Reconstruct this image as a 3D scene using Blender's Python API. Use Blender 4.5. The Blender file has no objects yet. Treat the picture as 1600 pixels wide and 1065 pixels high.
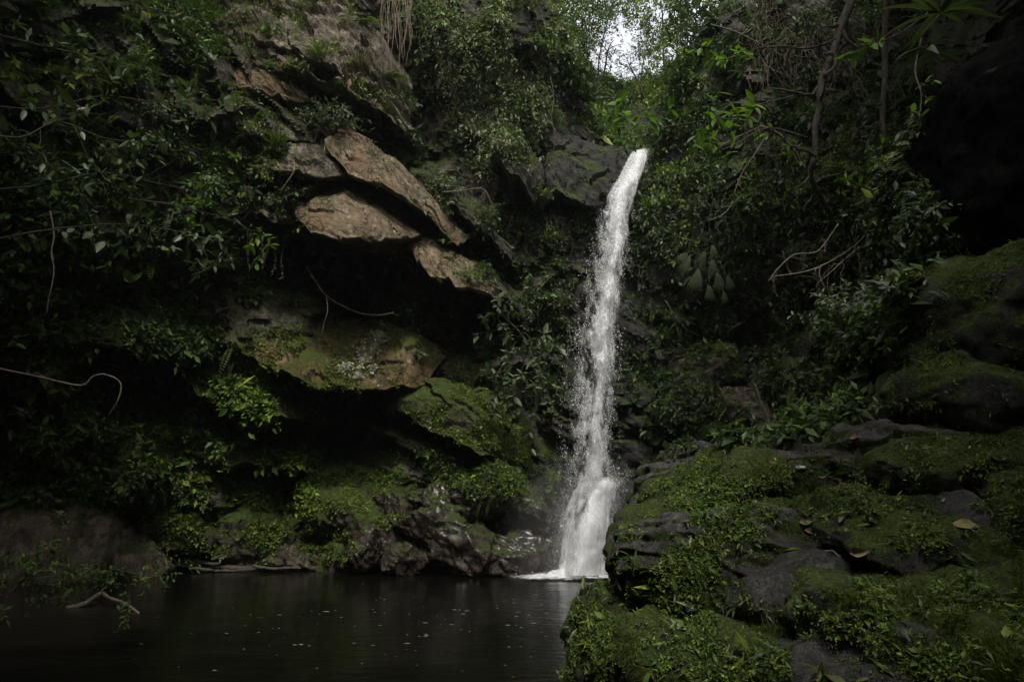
import bpy, bmesh, math, random
import numpy as np
from mathutils import Vector, Matrix
from mathutils.bvhtree import BVHTree

R = math.radians
rng = np.random.default_rng(11)
random.seed(11)
S = bpy.context.scene
COL = S.collection

# ------------------------------------------------------------------ camera
CAM = np.array([0.0, 0.0, 2.1]); PITCH = R(12.0); FPX = 1067.0
cd = bpy.data.cameras.new('camera'); co = bpy.data.objects.new('camera', cd); COL.objects.link(co)
cd.sensor_width = 36.0; cd.lens = 24.0; cd.clip_start = 0.05; cd.clip_end = 600.0
co.location = CAM; co.rotation_euler = (R(90) + PITCH, 0, 0)
S.camera = co

# ------------------------------------------------------------------ sky, sun, exposure
w = bpy.data.worlds.new('World'); S.world = w; w.use_nodes = True
SUN_DIR = np.array([0.08, -0.63, 0.77]); SUN_DIR /= np.linalg.norm(SUN_DIR)
nt = w.node_tree; nt.nodes.clear()
sky = nt.nodes.new('ShaderNodeTexSky'); sky.sky_type = 'NISHITA'; sky.sun_disc = False
sky.sun_elevation = math.asin(SUN_DIR[2]); sky.sun_rotation = math.atan2(SUN_DIR[0], SUN_DIR[1])
sky.air_density = 1.0; sky.dust_density = 4.0; sky.ozone_density = 1.0
hs = nt.nodes.new('ShaderNodeHueSaturation'); hs.inputs['Saturation'].default_value = 0.25; hs.inputs['Value'].default_value = 1.15
bg = nt.nodes.new('ShaderNodeBackground'); bg.inputs['Strength'].default_value = 0.14
wo = nt.nodes.new('ShaderNodeOutputWorld')
# broken bright cloud over the whole sky
tcw = nt.nodes.new('ShaderNodeTexCoord'); cn = nt.nodes.new('ShaderNodeTexNoise'); cn.noise_dimensions = '4D'
cn.inputs['W'].default_value = 3.0; cn.inputs['Scale'].default_value = 2.2; cn.inputs['Detail'].default_value = 7.0; cn.inputs['Roughness'].default_value = 0.55
cr = nt.nodes.new('ShaderNodeValToRGB'); cr.color_ramp.elements[0].position = 0.44; cr.color_ramp.elements[0].color = (1, 1, 1, 1); cr.color_ramp.elements[1].position = 0.60; cr.color_ramp.elements[1].color = (5.5, 5.3, 5.2, 1)
cm = nt.nodes.new('ShaderNodeMix'); cm.data_type = 'RGBA'; cm.blend_type = 'MULTIPLY'; cm.inputs[0].default_value = 1.0
nt.links.new(tcw.outputs['Generated'], cn.inputs['Vector']); nt.links.new(cn.outputs['Fac'], cr.inputs[0])
nt.links.new(sky.outputs[0], hs.inputs['Color']); nt.links.new(hs.outputs[0], cm.inputs[6]); nt.links.new(cr.outputs[0], cm.inputs[7]); nt.links.new(cm.outputs[2], bg.inputs[0]); nt.links.new(bg.outputs[0], wo.inputs[0])
sl = bpy.data.lights.new('sun', 'SUN'); sl.energy = 4.5; sl.angle = R(5.0); sl.color = (1.0, 0.98, 0.93)
so = bpy.data.objects.new('sun', sl); COL.objects.link(so)
so.rotation_euler = Vector(SUN_DIR).to_track_quat('Z', 'Y').to_euler()
S.view_settings.view_transform = 'Standard'; S.view_settings.look = 'None'
S.view_settings.exposure = -0.85; S.view_settings.gamma = 1.0; S.view_settings.use_curve_mapping = False
S.render.engine = 'CYCLES'
S.cycles.max_bounces = 5; S.cycles.diffuse_bounces = 2; S.cycles.glossy_bounces = 2
S.cycles.transmission_bounces = 3; S.cycles.transparent_max_bounces = 12
S.cycles.sample_clamp_indirect = 3.0; S.cycles.use_denoising = True
S.cycles.caustics_reflective = False; S.cycles.caustics_refractive = False

# ------------------------------------------------------------------ helpers
def P(px, py, Y):
    """world point that stands at distance Y in front of the camera on the line of sight px, py"""
    px = np.asarray(px, float); py = np.asarray(py, float); Y = np.asarray(Y, float)
    u = (px - 800.0) / FPX; v = (532.5 - py) / FPX
    dy = math.cos(PITCH) - v * math.sin(PITCH); dz = math.sin(PITCH) + v * math.cos(PITCH)
    t = Y / dy
    return np.stack(np.broadcast_arrays(CAM[0] + u * t, CAM[1] + Y, CAM[2] + dz * t), -1)

def to_px(V):
    d = np.atleast_2d(V) - CAM
    f = d[:, 1] * math.cos(PITCH) + d[:, 2] * math.sin(PITCH)
    up = -d[:, 1] * math.sin(PITCH) + d[:, 2] * math.cos(PITCH)
    return 800 + FPX * d[:, 0] / f, 532.5 - FPX * up / f

def water_Y(py):
    v = (532.5 - py) / FPX
    dy = math.cos(PITCH) - v * math.sin(PITCH); dz = math.sin(PITCH) + v * math.cos(PITCH)
    return -CAM[2] / dz * dy

def _h(i, j, k, s):
    n = (i.astype(np.int64) * 374761393 + j.astype(np.int64) * 668265263 + k.astype(np.int64) * 2147483647 + s * 974711) & 0xFFFFFFFF
    n = ((n ^ (n >> 13)) * 1274126177) & 0xFFFFFFFF
    n = (n ^ (n >> 16)) & 0xFFFFFFFF
    n = (n * 2246822519) & 0xFFFFFFFF
    n = n ^ (n >> 15)
    return (n & 0xFFFFFF).astype(np.float64) / float(0xFFFFFF) * 2 - 1

def vnoise(p, s=0):
    p = np.asarray(p, float); f = np.floor(p); i = f.astype(np.int64); t = p - f
    t = t * t * t * (t * (t * 6 - 15) + 10)
    x, y, z = t[..., 0], t[..., 1], t[..., 2]; i0, j0, k0 = i[..., 0], i[..., 1], i[..., 2]
    r = 0
    for a in (0, 1):
        wx = x if a else 1 - x
        for b in (0, 1):
            wy = y if b else 1 - y
            for c in (0, 1):
                r = r + _h(i0 + a, j0 + b, k0 + c, s) * wx * wy * (z if c else 1 - z)
    return r

def fbm(p, o=4, s=0, g=0.5):
    r = 0; a = 1.0; p = np.asarray(p, float)
    for k in range(o):
        r = r + a * vnoise(p, s + k * 17); p = p * 2.03 + 5.1; a *= g
    return r

def ridge(p, o=3, s=0):
    r = 0; a = 1.0; p = np.asarray(p, float)
    for k in range(o):
        r = r + a * (1 - 2.2 * np.abs(vnoise(p, s + k * 31))); p = p * 2.1 + 3.3; a *= 0.5
    return r

def facet(p, s=0, slope=0.5):
    """angular fracture: every cell of a jittered grid is a tilted plane"""
    p = np.asarray(p, float); b = np.floor(p).astype(np.int64)
    best = np.full(p.shape[:-1], 1e9); out = np.zeros(p.shape[:-1])
    for dx in (-1, 0, 1):
        for dy in (-1, 0, 1):
            for dz in (-1, 0, 1):
                i, j, k = b[..., 0] + dx, b[..., 1] + dy, b[..., 2] + dz
                c = np.stack([i + 0.5 + 0.48 * _h(i, j, k, s), j + 0.5 + 0.48 * _h(i, j, k, s + 1), k + 0.5 + 0.48 * _h(i, j, k, s + 2)], -1)
                d = p - c; q = (d * d).sum(-1)
                v = (d[..., 0] * _h(i, j, k, s + 3) + d[..., 1] * _h(i, j, k, s + 4) + d[..., 2] * _h(i, j, k, s + 5)) * slope * 1.6 + _h(i, j, k, s + 6) * 0.35
                m = q < best; best = np.where(m, q, best); out = np.where(m, v, out)
    return out

def rot_basis(n):
    n = n / np.maximum(np.linalg.norm(n, axis=-1, keepdims=True), 1e-9)
    a = np.where(np.abs(n[..., 2:3]) < 0.9, np.array([0, 0, 1.0]), np.array([1.0, 0, 0]))
    t = np.cross(a, n); t /= np.maximum(np.linalg.norm(t, axis=-1, keepdims=True), 1e-9)
    return t, np.cross(n, t)

def unit(v):
    return v / np.maximum(np.linalg.norm(v, axis=-1, keepdims=True), 1e-9)

def tag(o, label=None, cat=None, group=None, kind=None):
    if label: o['label'] = label
    if cat: o['category'] = cat
    if group: o['group'] = group
    if kind: o['kind'] = kind
    return o

def empty(name, loc, rz=0, sc=1.0, rot=None):
    o = bpy.data.objects.new(name, None); COL.objects.link(o)
    o.location = loc; o.rotation_euler = rot if rot is not None else (0, 0, rz); o.scale = (sc, sc, sc)
    o.empty_display_size = 0.1
    return o

def mesh_data(name, V, F, mat=None, col=None, smooth=False):
    V = np.asarray(V, np.float32); F = np.asarray(F, np.int32)
    me = bpy.data.meshes.new(name)
    k = F.shape[1]
    me.vertices.add(len(V)); me.vertices.foreach_set('co', V.ravel())
    me.loops.add(F.size); me.loops.foreach_set('vertex_index', F.ravel())
    me.polygons.add(len(F)); me.polygons.foreach_set('loop_start', np.arange(0, F.size, k, dtype=np.int32))
    try: me.polygons.foreach_set('loop_total', np.full(len(F), k, np.int32))
    except Exception: pass
    me.polygons.foreach_set('use_smooth', np.full(len(F), bool(smooth)))
    if col is not None:
        c = np.ones((len(V), 4), np.float32); c[:, :3] = col
        a = me.color_attributes.new('Col', 'FLOAT_COLOR', 'POINT'); a.data.foreach_set('color', c.ravel())
    me.update(); me.validate()
    if mat: me.materials.append(mat)
    return me

def link(name, me, parent=None, loc=None):
    o = bpy.data.objects.new(name, me); COL.objects.link(o)
    if parent is not None: o.parent = parent
    if loc is not None: o.location = loc
    return o

def mesh_obj(name, V, F, mat, parent=None, col=None, smooth=False, origin=None):
    V = np.asarray(V, float)
    if origin is not None: V = V - np.asarray(origin)
    o = link(name, mesh_data(name, V, F, mat, col, smooth), parent)
    if origin is not None: o.location = origin
    return o

ROCKS = []          # (verts, tri faces) of everything that foliage may grow on
def register(V, F):
    F = np.asarray(F)
    if F.shape[1] == 4: F = np.concatenate([F[:, [0, 1, 2]], F[:, [0, 2, 3]]])
    ROCKS.append((np.asarray(V, float), F))

def tube(pts, rad, n=7, seed=0, bump=0.12, sub=1):
    pts = np.asarray(pts, float); rad = np.asarray(rad, float)
    if sub > 1:
        t = np.linspace(0, len(pts) - 1, (len(pts) - 1) * sub + 1)
        rad = np.interp(t, np.arange(len(rad)), rad)
        i = np.clip(np.floor(t).astype(int), 0, len(pts) - 2); f = (t - i)[:, None]
        p0 = pts[np.clip(i - 1, 0, None)]; p1 = pts[i]; p2 = pts[i + 1]; p3 = pts[np.clip(i + 2, None, len(pts) - 1)]
        pts = 0.5 * ((2 * p1) + (-p0 + p2) * f + (2 * p0 - 5 * p1 + 4 * p2 - p3) * f ** 2 + (-p0 + 3 * p1 - 3 * p2 + p3) * f ** 3)
    d = np.gradient(pts, axis=0); d = unit(d)
    a, b = rot_basis(d)
    for k in range(1, len(pts)):                                   # keep the frame from twisting
        aa = a[k - 1] - d[k] * np.dot(a[k - 1], d[k]); a[k] = aa / max(np.linalg.norm(aa), 1e-9); b[k] = np.cross(d[k], a[k])
    th = np.arange(n) / n * 2 * math.pi
    ring = np.cos(th)[None, :, None] * a[:, None] + np.sin(th)[None, :, None] * b[:, None]
    V = pts[:, None] + ring * rad[:, None, None]
    V = V + ring * (fbm(V * (0.6 / max(rad.max(), 1e-3)), 2, seed) * bump)[..., None] * rad[:, None, None]
    m = len(pts); V = V.reshape(-1, 3)
    i = np.arange(m - 1)[:, None] * n; j = np.arange(n)[None]
    F = np.stack([i + j, i + (j + 1) % n, i + n + (j + 1) % n, i + n + j], -1).reshape(-1, 4)
    F = np.concatenate([F[:, [0, 1, 2]], F[:, [0, 2, 3]]])
    c0 = len(V); V = np.concatenate([V, pts[:1], pts[-1:]])
    e0 = np.stack([(np.arange(n) + 1) % n, np.arange(n), np.full(n, c0)], -1)
    e1 = np.stack([np.arange(n) + (m - 1) * n, (np.arange(n) + 1) % n + (m - 1) * n, np.full(n, c0 + 1)], -1)
    return V, np.concatenate([F, e0, e1])

def join(parts):
    V = []; F = []; C = []; o = 0
    for p in parts:
        V.append(p[0]); F.append(np.asarray(p[1]) + o); o += len(p[0])
        if len(p) > 2: C.append(p[2])
    return (np.concatenate(V), np.concatenate(F)) + ((np.concatenate(C),) if C else ())

def tps(pts, vals, lam=0.0):
    pts = np.asarray(pts, float) / 1000.0; vals = np.asarray(vals, float); n = len(pts)
    def U(r): return np.where(r > 1e-9, r * r * np.log(np.maximum(r, 1e-9)), 0)
    K = U(np.linalg.norm(pts[:, None] - pts[None], axis=-1)) + lam * np.eye(n)
    Pm = np.concatenate([np.ones((n, 1)), pts], 1)
    A = np.zeros((n + 3, n + 3)); A[:n, :n] = K; A[:n, n:] = Pm; A[n:, :n] = Pm.T
    wts = np.linalg.solve(A, np.concatenate([vals, np.zeros(3)]))
    def f(x, y):
        q = np.stack([np.ravel(x), np.ravel(y)], -1) / 1000.0
        out = U(np.linalg.norm(q[:, None] - pts[None], axis=-1)) @ wts[:n] + wts[n] + q @ wts[n + 1:]
        return out.reshape(np.shape(x))
    return f

# ------------------------------------------------------------------ materials
MATS = {}
def newmat(name):
    m = bpy.data.materials.new(name); m.use_nodes = True; n = m.node_tree.nodes; n.clear()
    o = n.new('ShaderNodeOutputMaterial'); MATS[name] = m
    return m, m.node_tree, o

def nd(t, kind, **kw):
    n = t.nodes.new(kind)
    for k, v in kw.items():
        if k in n.inputs: n.inputs[k].default_value = v
        else: setattr(n, k, v)
    return n

def noise_tex(t, vec, scale, detail=6, rough=0.6, dist=0.0):
    n = nd(t, 'ShaderNodeTexNoise', Scale=scale, Detail=detail, Roughness=rough, Distortion=dist)
    t.links.new(vec, n.inputs['Vector']); return n.outputs['Fac']

def ramp(t, fac, stops):
    r = t.nodes.new('ShaderNodeValToRGB'); t.links.new(fac, r.inputs[0])
    e = r.color_ramp.elements
    while len(e) < len(stops): e.new(0.5)
    for k, (p, c) in enumerate(stops):
        e[k].position = p; e[k].color = (c, c, c, 1) if not isinstance(c, tuple) else c + (1,)
    return r.outputs[0]

def mix(t, fac, a, b, mode='MIX'):
    m = t.nodes.new('ShaderNodeMix'); m.data_type = 'RGBA'; m.blend_type = mode
    if isinstance(fac, (int, float)): m.inputs[0].default_value = fac
    else: t.links.new(fac, m.inputs[0])
    for k, v in ((6, a), (7, b)):
        if isinstance(v, tuple): m.inputs[k].default_value = v + (1,)
        else: t.links.new(v, m.inputs[k])
    return m.outputs[2]

def math_n(t, op, a, b=None, c=None, clamp=False):
    m = t.nodes.new('ShaderNodeMath'); m.operation = op; m.use_clamp = clamp
    for k, v in enumerate((a, b, c)):
        if v is None: continue
        if isinstance(v, (int, float)): m.inputs[k].default_value = v
        else: t.links.new(v, m.inputs[k])
    return m.outputs[0]

def mapping(t, vec, scale=(1, 1, 1), rot=(0, 0, 0)):
    m = t.nodes.new('ShaderNodeMapping'); m.inputs['Scale'].default_value = scale; m.inputs['Rotation'].default_value = rot
    t.links.new(vec, m.inputs[0]); return m.outputs[0]

def rock_mat(name, dark, mid, light, moss=0.5, rough=0.85, wet=0.0, moss_col=((0.018, 0.030, 0.006), (0.055, 0.085, 0.012)), scale=1.0, moss_up=0.35, lichen=0.0, bump=1.0, stain=None, wetzone=False, spec=None, coat=0.0):
    m, t, out = newmat(name); L = t.links
    tc = t.nodes.new('ShaderNodeTexCoord').outputs['Object']
    geo = t.nodes.new('ShaderNodeNewGeometry')
    n1 = noise_tex(t, tc, 0.9 * scale, 8, 0.62, 0.4)
    strk = noise_tex(t, mapping(t, tc, (2.2, 2.2, 0.55)), 2.2 * scale, 7, 0.65, 0.8)
    n3 = noise_tex(t, tc, 14 * scale, 6, 0.7)
    n4 = noise_tex(t, tc, 60 * scale, 3, 0.7)
    base = mix(t, ramp(t, n1, [(0.35, 0.0), (0.62, 1.0)]), dark, mid)
    base = mix(t, ramp(t, strk, [(0.48, 0.0), (0.68, 0.85)]), base, light)
    if stain: base = mix(t, ramp(t, noise_tex(t, mapping(t, tc, (1.5, 1.5, 0.5)), 1.3, 5, 0.6), [(0.52, 0.0), (0.66, 0.8)]), base, stain)
    base = mix(t, ramp(t, n3, [(0.36, 0.75), (0.5, 0.0)]), base, tuple(c * 0.45 for c in dark))
    base = mix(t, ramp(t, n4, [(0.60, 0.0), (0.70, 0.45)]), base, light)
    if lichen > 0:
        ln = noise_tex(t, tc, 2.6, 8, 0.75, 0.3)
        base = mix(t, ramp(t, ln, [(0.66 - 0.1 * lichen, 0.0), (0.69 - 0.1 * lichen, 0.9)]), base, (0.42, 0.40, 0.34))
    if wetzone:                                                    # rock kept wet by the spray is dark
        sx = t.nodes.new('ShaderNodeSeparateXYZ'); L.new(tc, sx.inputs[0])
        dx = math_n(t, 'ABSOLUTE', math_n(t, 'SUBTRACT', sx.outputs[0], 3.2)); wz = ramp(t, math_n(t, 'MULTIPLY_ADD', n1, 0.8, math_n(t, 'MULTIPLY', dx, 0.16)), [(0.62, 0.78), (1.0, 0.0)])
        base = mix(t, wz, base, (0.012, 0.012, 0.011))
    # cracks
    vor = nd(t, 'ShaderNodeTexVoronoi', feature='DISTANCE_TO_EDGE', Scale=0.9 * scale)
    wrp = t.nodes.new('ShaderNodeVectorMath'); wrp.operation = 'MULTIPLY_ADD'
    nz = nd(t, 'ShaderNodeTexNoise', Scale=1.6 * scale, Detail=6.0, Roughness=0.65); L.new(tc, nz.inputs['Vector'])
    L.new(nz.outputs['Color'], wrp.inputs[0]); wrp.inputs[1].default_value = (0.9, 0.9, 0.9); L.new(tc, wrp.inputs[2])
    L.new(wrp.outputs[0], vor.inputs['Vector'])
    crack = ramp(t, vor.outputs['Distance'], [(0.0, 1.0), (0.016, 0.0)])
    base = mix(t, math_n(t, 'MULTIPLY', crack, 0.55), base, tuple(c * 0.3 for c in dark))
    # moss on what faces up, in patches
    sep = t.nodes.new('ShaderNodeSeparateXYZ'); L.new(geo.outputs['Normal'], sep.inputs[0])
    mn = noise_tex(t, tc, 1.1, 7, 0.68, 0.3)
    mfn = noise_tex(t, tc, 7, 6, 0.75)
    up = math_n(t, 'MULTIPLY_ADD', sep.outputs[2], moss_up, math_n(t, 'ADD', mn, math_n(t, 'MULTIPLY_ADD', mfn, 0.5, -0.25)))
    mf = ramp(t, up, [(0.86 - 0.5 * moss, 0.0), (0.94 - 0.5 * moss, 1.0)])
    mf = math_n(t, 'MULTIPLY', mf, ramp(t, n3, [(0.3, 0.55), (0.5, 1.0)]))
    mcn = noise_tex(t, tc, 9, 5, 0.7)
    mcol = mix(t, ramp(t, mcn, [(0.35, 0.0), (0.68, 1.0)]), moss_col[0], moss_col[1])
    mcol = mix(t, ramp(t, noise_tex(t, tc, 45, 4, 0.75), [(0.52, 0.0), (0.66, 0.8)]), mcol, tuple(c * 2.0 for c in moss_col[1]))
    mcol = mix(t, ramp(t, noise_tex(t, tc, 22, 4, 0.7), [(0.32, 0.8), (0.45, 0.0)]), mcol, tuple(c * 0.5 for c in moss_col[0]))
    colr = mix(t, mf, base, mcol) if moss > 0 else base
    bs = nd(t, 'ShaderNodeBsdfPrincipled')
    L.new(colr, bs.inputs['Base Color'])
    rr = ramp(t, n1, [(0.3, max(rough - wet * 0.55, 0.12)), (0.7, max(rough - wet * 0.25, 0.2))])
    rg = math_n(t, 'MULTIPLY_ADD', mf, 0.6, rr, clamp=True) if moss > 0 else rr
    L.new(rg, bs.inputs['Roughness'])
    bs.inputs['Specular IOR Level'].default_value = (0.35 + 0.15 * wet) if spec is None else spec
    if coat: bs.inputs['Coat Weight'].default_value = coat; bs.inputs['Coat Roughness'].default_value = 0.24; bs.inputs['Coat IOR'].default_value = 1.4
    # relief
    h = math_n(t, 'MULTIPLY', n3, 0.5)
    h = math_n(t, 'ADD', h, math_n(t, 'MULTIPLY', n4, 0.14))
    h = math_n(t, 'ADD', h, math_n(t, 'MULTIPLY', strk, 0.5))
    h = math_n(t, 'SUBTRACT', h, math_n(t, 'MULTIPLY', crack, 0.5))
    fine = noise_tex(t, tc, 120, 3, 0.8)
    h = math_n(t, 'ADD', h, math_n(t, 'MULTIPLY', math_n(t, 'MULTIPLY', mf, fine), 0.35)) if moss > 0 else h
    b = nd(t, 'ShaderNodeBump', Strength=0.85 * bump, Distance=0.09); L.new(h, b.inputs['Height']); L.new(b.outputs[0], bs.inputs['Normal'])
    L.new(bs.outputs[0], out.inputs[0])
    return m

def leaf_mat(name, attr=True, c1=(0.03, 0.05, 0.015), c2=(0.09, 0.13, 0.03), rough=0.45, trans=0.28, spec=0.32):
    m, t, out = newmat(name); L = t.links
    bs = nd(t, 'ShaderNodeBsdfPrincipled', Roughness=rough); bs.inputs['Specular IOR Level'].default_value = spec
    if attr:
        a = t.nodes.new('ShaderNodeAttribute'); a.attribute_name = 'Col'; col = a.outputs['Color']
        oi = t.nodes.new('ShaderNodeObjectInfo')
        col = mix(t, 1.0, col, ramp(t, oi.outputs['Random'], [(0.0, 0.75), (1.0, 1.2)]), 'MULTIPLY')
    else:
        oi = t.nodes.new('ShaderNodeObjectInfo'); col = mix(t, oi.outputs['Random'], c1, c2)
        tc = t.nodes.new('ShaderNodeTexCoord').outputs['Object']
        col = mix(t, ramp(t, noise_tex(t, tc, 7, 4, 0.6), [(0.35, 0.3), (0.7, 0.0)]), col, tuple(c * 0.5 for c in c1))
    L.new(col, bs.inputs['Base Color'])
    tr = t.nodes.new('ShaderNodeBsdfTranslucent'); tcx = mix(t, 1.0, col, (1.15, 1.35, 0.55), 'MULTIPLY'); L.new(tcx, tr.inputs[0])
    ms = t.nodes.new('ShaderNodeMixShader'); ms.inputs[0].default_value = trans
    L.new(bs.outputs[0], ms.inputs[1]); L.new(tr.outputs[0], ms.inputs[2]); L.new(ms.outputs[0], out.inputs[0])
    return m

def plain_mat(name, c1, c2, rough=0.8, scale=8.0, bump=0.3, spec=0.4, stretch=(1, 1, 1)):
    m, t, out = newmat(name); L = t.links
    tc = t.nodes.new('ShaderNodeTexCoord').outputs['Object']; mp = mapping(t, tc, stretch)
    n = noise_tex(t, mp, scale, 6, 0.65, 0.3)
    bs = nd(t, 'ShaderNodeBsdfPrincipled', Roughness=rough); bs.inputs['Specular IOR Level'].default_value = spec
    L.new(mix(t, ramp(t, n, [(0.35, 0.0), (0.65, 1.0)]), c1, c2), bs.inputs['Base Color'])
    b = nd(t, 'ShaderNodeBump', Strength=bump, Distance=0.03); L.new(n, b.inputs['Height']); L.new(b.outputs[0], bs.inputs['Normal'])
    L.new(bs.outputs[0], out.inputs[0]); return m

M_cliff = rock_mat('cliff_rock', (0.028, 0.024, 0.017), (0.065, 0.055, 0.038), (0.13, 0.112, 0.08), moss=0.42, wet=0.15, wetzone=True)
M_slab = rock_mat('ochre_sandstone', (0.075, 0.055, 0.032), (0.18, 0.136, 0.080), (0.34, 0.28, 0.19), moss=0.16, rough=0.9, lichen=0.12, bump=1.3, stain=(0.15, 0.092, 0.042))
M_grey = rock_mat('grey_sandstone', (0.07, 0.058, 0.040), (0.15, 0.126, 0.088), (0.31, 0.275, 0.205), moss=0.22, rough=0.9, lichen=0.1, bump=1.3)
M_mossy = rock_mat('mossy_rock', (0.045, 0.040, 0.026), (0.09, 0.078, 0.05), (0.15, 0.13, 0.085), moss=0.85, moss_col=((0.022, 0.036, 0.008), (0.075, 0.105, 0.016)))
M_hill = plain_mat('leaf_litter_slope', (0.012, 0.014, 0.006), (0.03, 0.034, 0.014), 0.95, 6, 0.8)
M_ochre_moss = rock_mat('mossy_ochre_rock', (0.06, 0.045, 0.022), (0.17, 0.115, 0.045), (0.25, 0.18, 0.09), moss=0.48, lichen=0.5, moss_col=((0.035, 0.045, 0.008), (0.08, 0.10, 0.015)))
M_wet = rock_mat('wet_brown_rock', (0.012, 0.008, 0.0045), (0.032, 0.021, 0.012), (0.060, 0.043, 0.027), moss=0.2, rough=0.48, wet=0.8, moss_col=((0.018, 0.030, 0.005), (0.055, 0.085, 0.010)), moss_up=0.5, bump=1.0, spec=0.4, coat=0.6)
M_black = rock_mat('dark_wet_rock', (0.007, 0.007, 0.006), (0.016, 0.014, 0.012), (0.03, 0.027, 0.022), moss=0.22, rough=0.6, wet=0.5, spec=0.3, coat=0.35)
M_over = rock_mat('shade_painted_rock', (0.003, 0.003, 0.003), (0.006, 0.0055, 0.005), (0.010, 0.009, 0.008), moss=0.1, rough=0.95, spec=0.03)  # near-black colour carries the shade of the overhang
M_bank = rock_mat('mossy_bank_rock', (0.030, 0.029, 0.025), (0.062, 0.058, 0.050), (0.11, 0.103, 0.088), moss=0.74, rough=0.85, moss_col=((0.020, 0.032, 0.005), (0.085, 0.118, 0.015)), scale=2.2, moss_up=0.22)
M_bankgrey = rock_mat('grey_bank_rock', (0.034, 0.032, 0.030), (0.070, 0.066, 0.060), (0.125, 0.118, 0.105), moss=0.40, rough=0.8, wet=0.2, moss_col=((0.016, 0.026, 0.005), (0.058, 0.082, 0.012)), scale=2.2, moss_up=0.12)
M_slope = rock_mat('bare_crested_bank_rock', (0.034, 0.032, 0.029), (0.070, 0.065, 0.057), (0.125, 0.117, 0.10), moss=0.93, rough=0.8, wet=0.15, moss_col=((0.018, 0.029, 0.005), (0.075, 0.105, 0.014)), scale=2.2, moss_up=-0.26)
M_boulder = rock_mat('brown_grey_boulder', (0.065, 0.050, 0.032), (0.14, 0.11, 0.075), (0.23, 0.19, 0.14), moss=0.30, rough=0.8, wet=0.2, scale=1.8, bump=1.3)
M_leaf = leaf_mat('foliage_leaf')
M_bright = leaf_mat('bright_leaf', attr=False, c1=(0.07, 0.13, 0.02), c2=(0.14, 0.24, 0.035), rough=0.4, trans=0.4)
M_big = leaf_mat('broad_leaf', attr=False, c1=(0.04, 0.065, 0.026), c2=(0.12, 0.155, 0.075), rough=0.38, trans=0.25)
M_palm = leaf_mat('pale_fan_leaf', attr=False, c1=(0.055, 0.075, 0.035), c2=(0.10, 0.125, 0.065), rough=0.45, trans=0.25)
M_bark = plain_mat('bark', (0.03, 0.024, 0.017), (0.10, 0.086, 0.062), 0.85, 14, 0.6, stretch=(1, 1, 0.35))
M_twig = plain_mat('dark_twig', (0.018, 0.014, 0.009), (0.05, 0.04, 0.026), 0.85, 14, 0.6)
M_pale = plain_mat('pale_twig', (0.09, 0.075, 0.05), (0.22, 0.185, 0.13), 0.8, 20, 0.4)
M_root = plain_mat('dry_root', (0.09, 0.07, 0.045), (0.19, 0.15, 0.10), 0.85, 12, 0.4)
M_dead = plain_mat('dead_leaf', (0.15, 0.115, 0.07), (0.36, 0.28, 0.18), 0.7, 9, 0.5)
M_deadg = plain_mat('yellowing_leaf', (0.13, 0.12, 0.03), (0.22, 0.20, 0.07), 0.6, 9, 0.5)
# ------------------------------------------------------------------ the cliff behind the pool (terrain)
cliff_ctrl = [
 (-350, -450, 9.0), (-350, 200, 9.0), (-350, 700, 12.5), (-350, 905, 15.2), (-350, 1050, 15.5),
 (0, -450, 12.5), (0, 0, 12.2), (0, 300, 12.6), (0, 560, 14.5), (0, 760, 16.4), (0, 905, 17.2), (0, 1050, 18),
 (170, 150, 13.5), (170, 420, 14.5), (200, 620, 17.0), (200, 740, 16.8), (250, 600, 18.3), (230, 880, 18.6), (300, 1050, 19.5),
 (350, 60, 15.0), (360, 230, 15.2), (380, 330, 15.6), (380, 450, 17.2), (360, 540, 16.8), (350, 700, 17.6), (380, 880, 19.2),
 (470, -450, 19), (470, 0, 15.8), (500, 120, 16.2), (560, 190, 18.0), (480, 240, 15.8), (530, 290, 15.95), (600, 330, 16.7), (455, 330, 15.9), (560, 420, 18.8), (440, 420, 18.2),
 (500, 500, 17.8), (600, 480, 17.8), (560, 650, 19.4), (480, 700, 19.0), (600, 760, 18.6), (560, 900, 19.6),
 (650, 60, 17.2), (640, 200, 18.2), (700, 300, 17.6), (750, 380, 17.9), (700, 480, 18.8), (740, 620, 18.4), (700, 740, 18.8), (740, 900, 19.4),
 (780, 0, 17.2), (800, 150, 17.4), (800, 300, 18.2), (830, 450, 18.4), (850, 650, 18.6), (860, 800, 18.9), (850, 1000, 19.5),
 (900, 130, 19.0), (920, 240, 19.2), (930, 300, 18.9), (940, 500, 18.8), (940, 700, 18.8), (940, 900, 19), (1000, 230, 19.6),
 (1040, 300, 18.4), (1040, 450, 18.4), (1050, 600, 18.7), (1060, 720, 18.5), (1080, 900, 19),
 (1060, 100, 18.5), (1100, 200, 17.6), (1130, 320, 17.0), (1150, 420, 17.2), (1180, 500, 18.4), (1200, 620, 17.8), (1220, 760, 17.4),
 (1150, 0, 17.0), (1250, 100, 16.0), (1300, 250, 15.2), (1300, 380, 15.4), (1350, 440, 16.4), (1320, 560, 15.2), (1330, 700, 14.5),
 (1450, 0, 13.8), (1450, 250, 13.5), (1480, 400, 13.8), (1480, 600, 12.8), (1700, 0, 10.5), (1700, 300, 10.5), (1700, 600, 10), (2000, 0, 8), (2000, 500, 8), (2000, 900, 8),
 (800, -450, 21), (1200, -450, 20), (1600, -450, 14)]
cliff_f = tps([(a, b) for a, b, c in cliff_ctrl], [c for a, b, c in cliff_ctrl], 1e-4)

def bed_coord(V):
    """distance across the bedding planes, which dip to the right"""
    return V[..., 2] * 0.80 + V[..., 0] * 0.50 + V[..., 1] * 0.18

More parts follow.
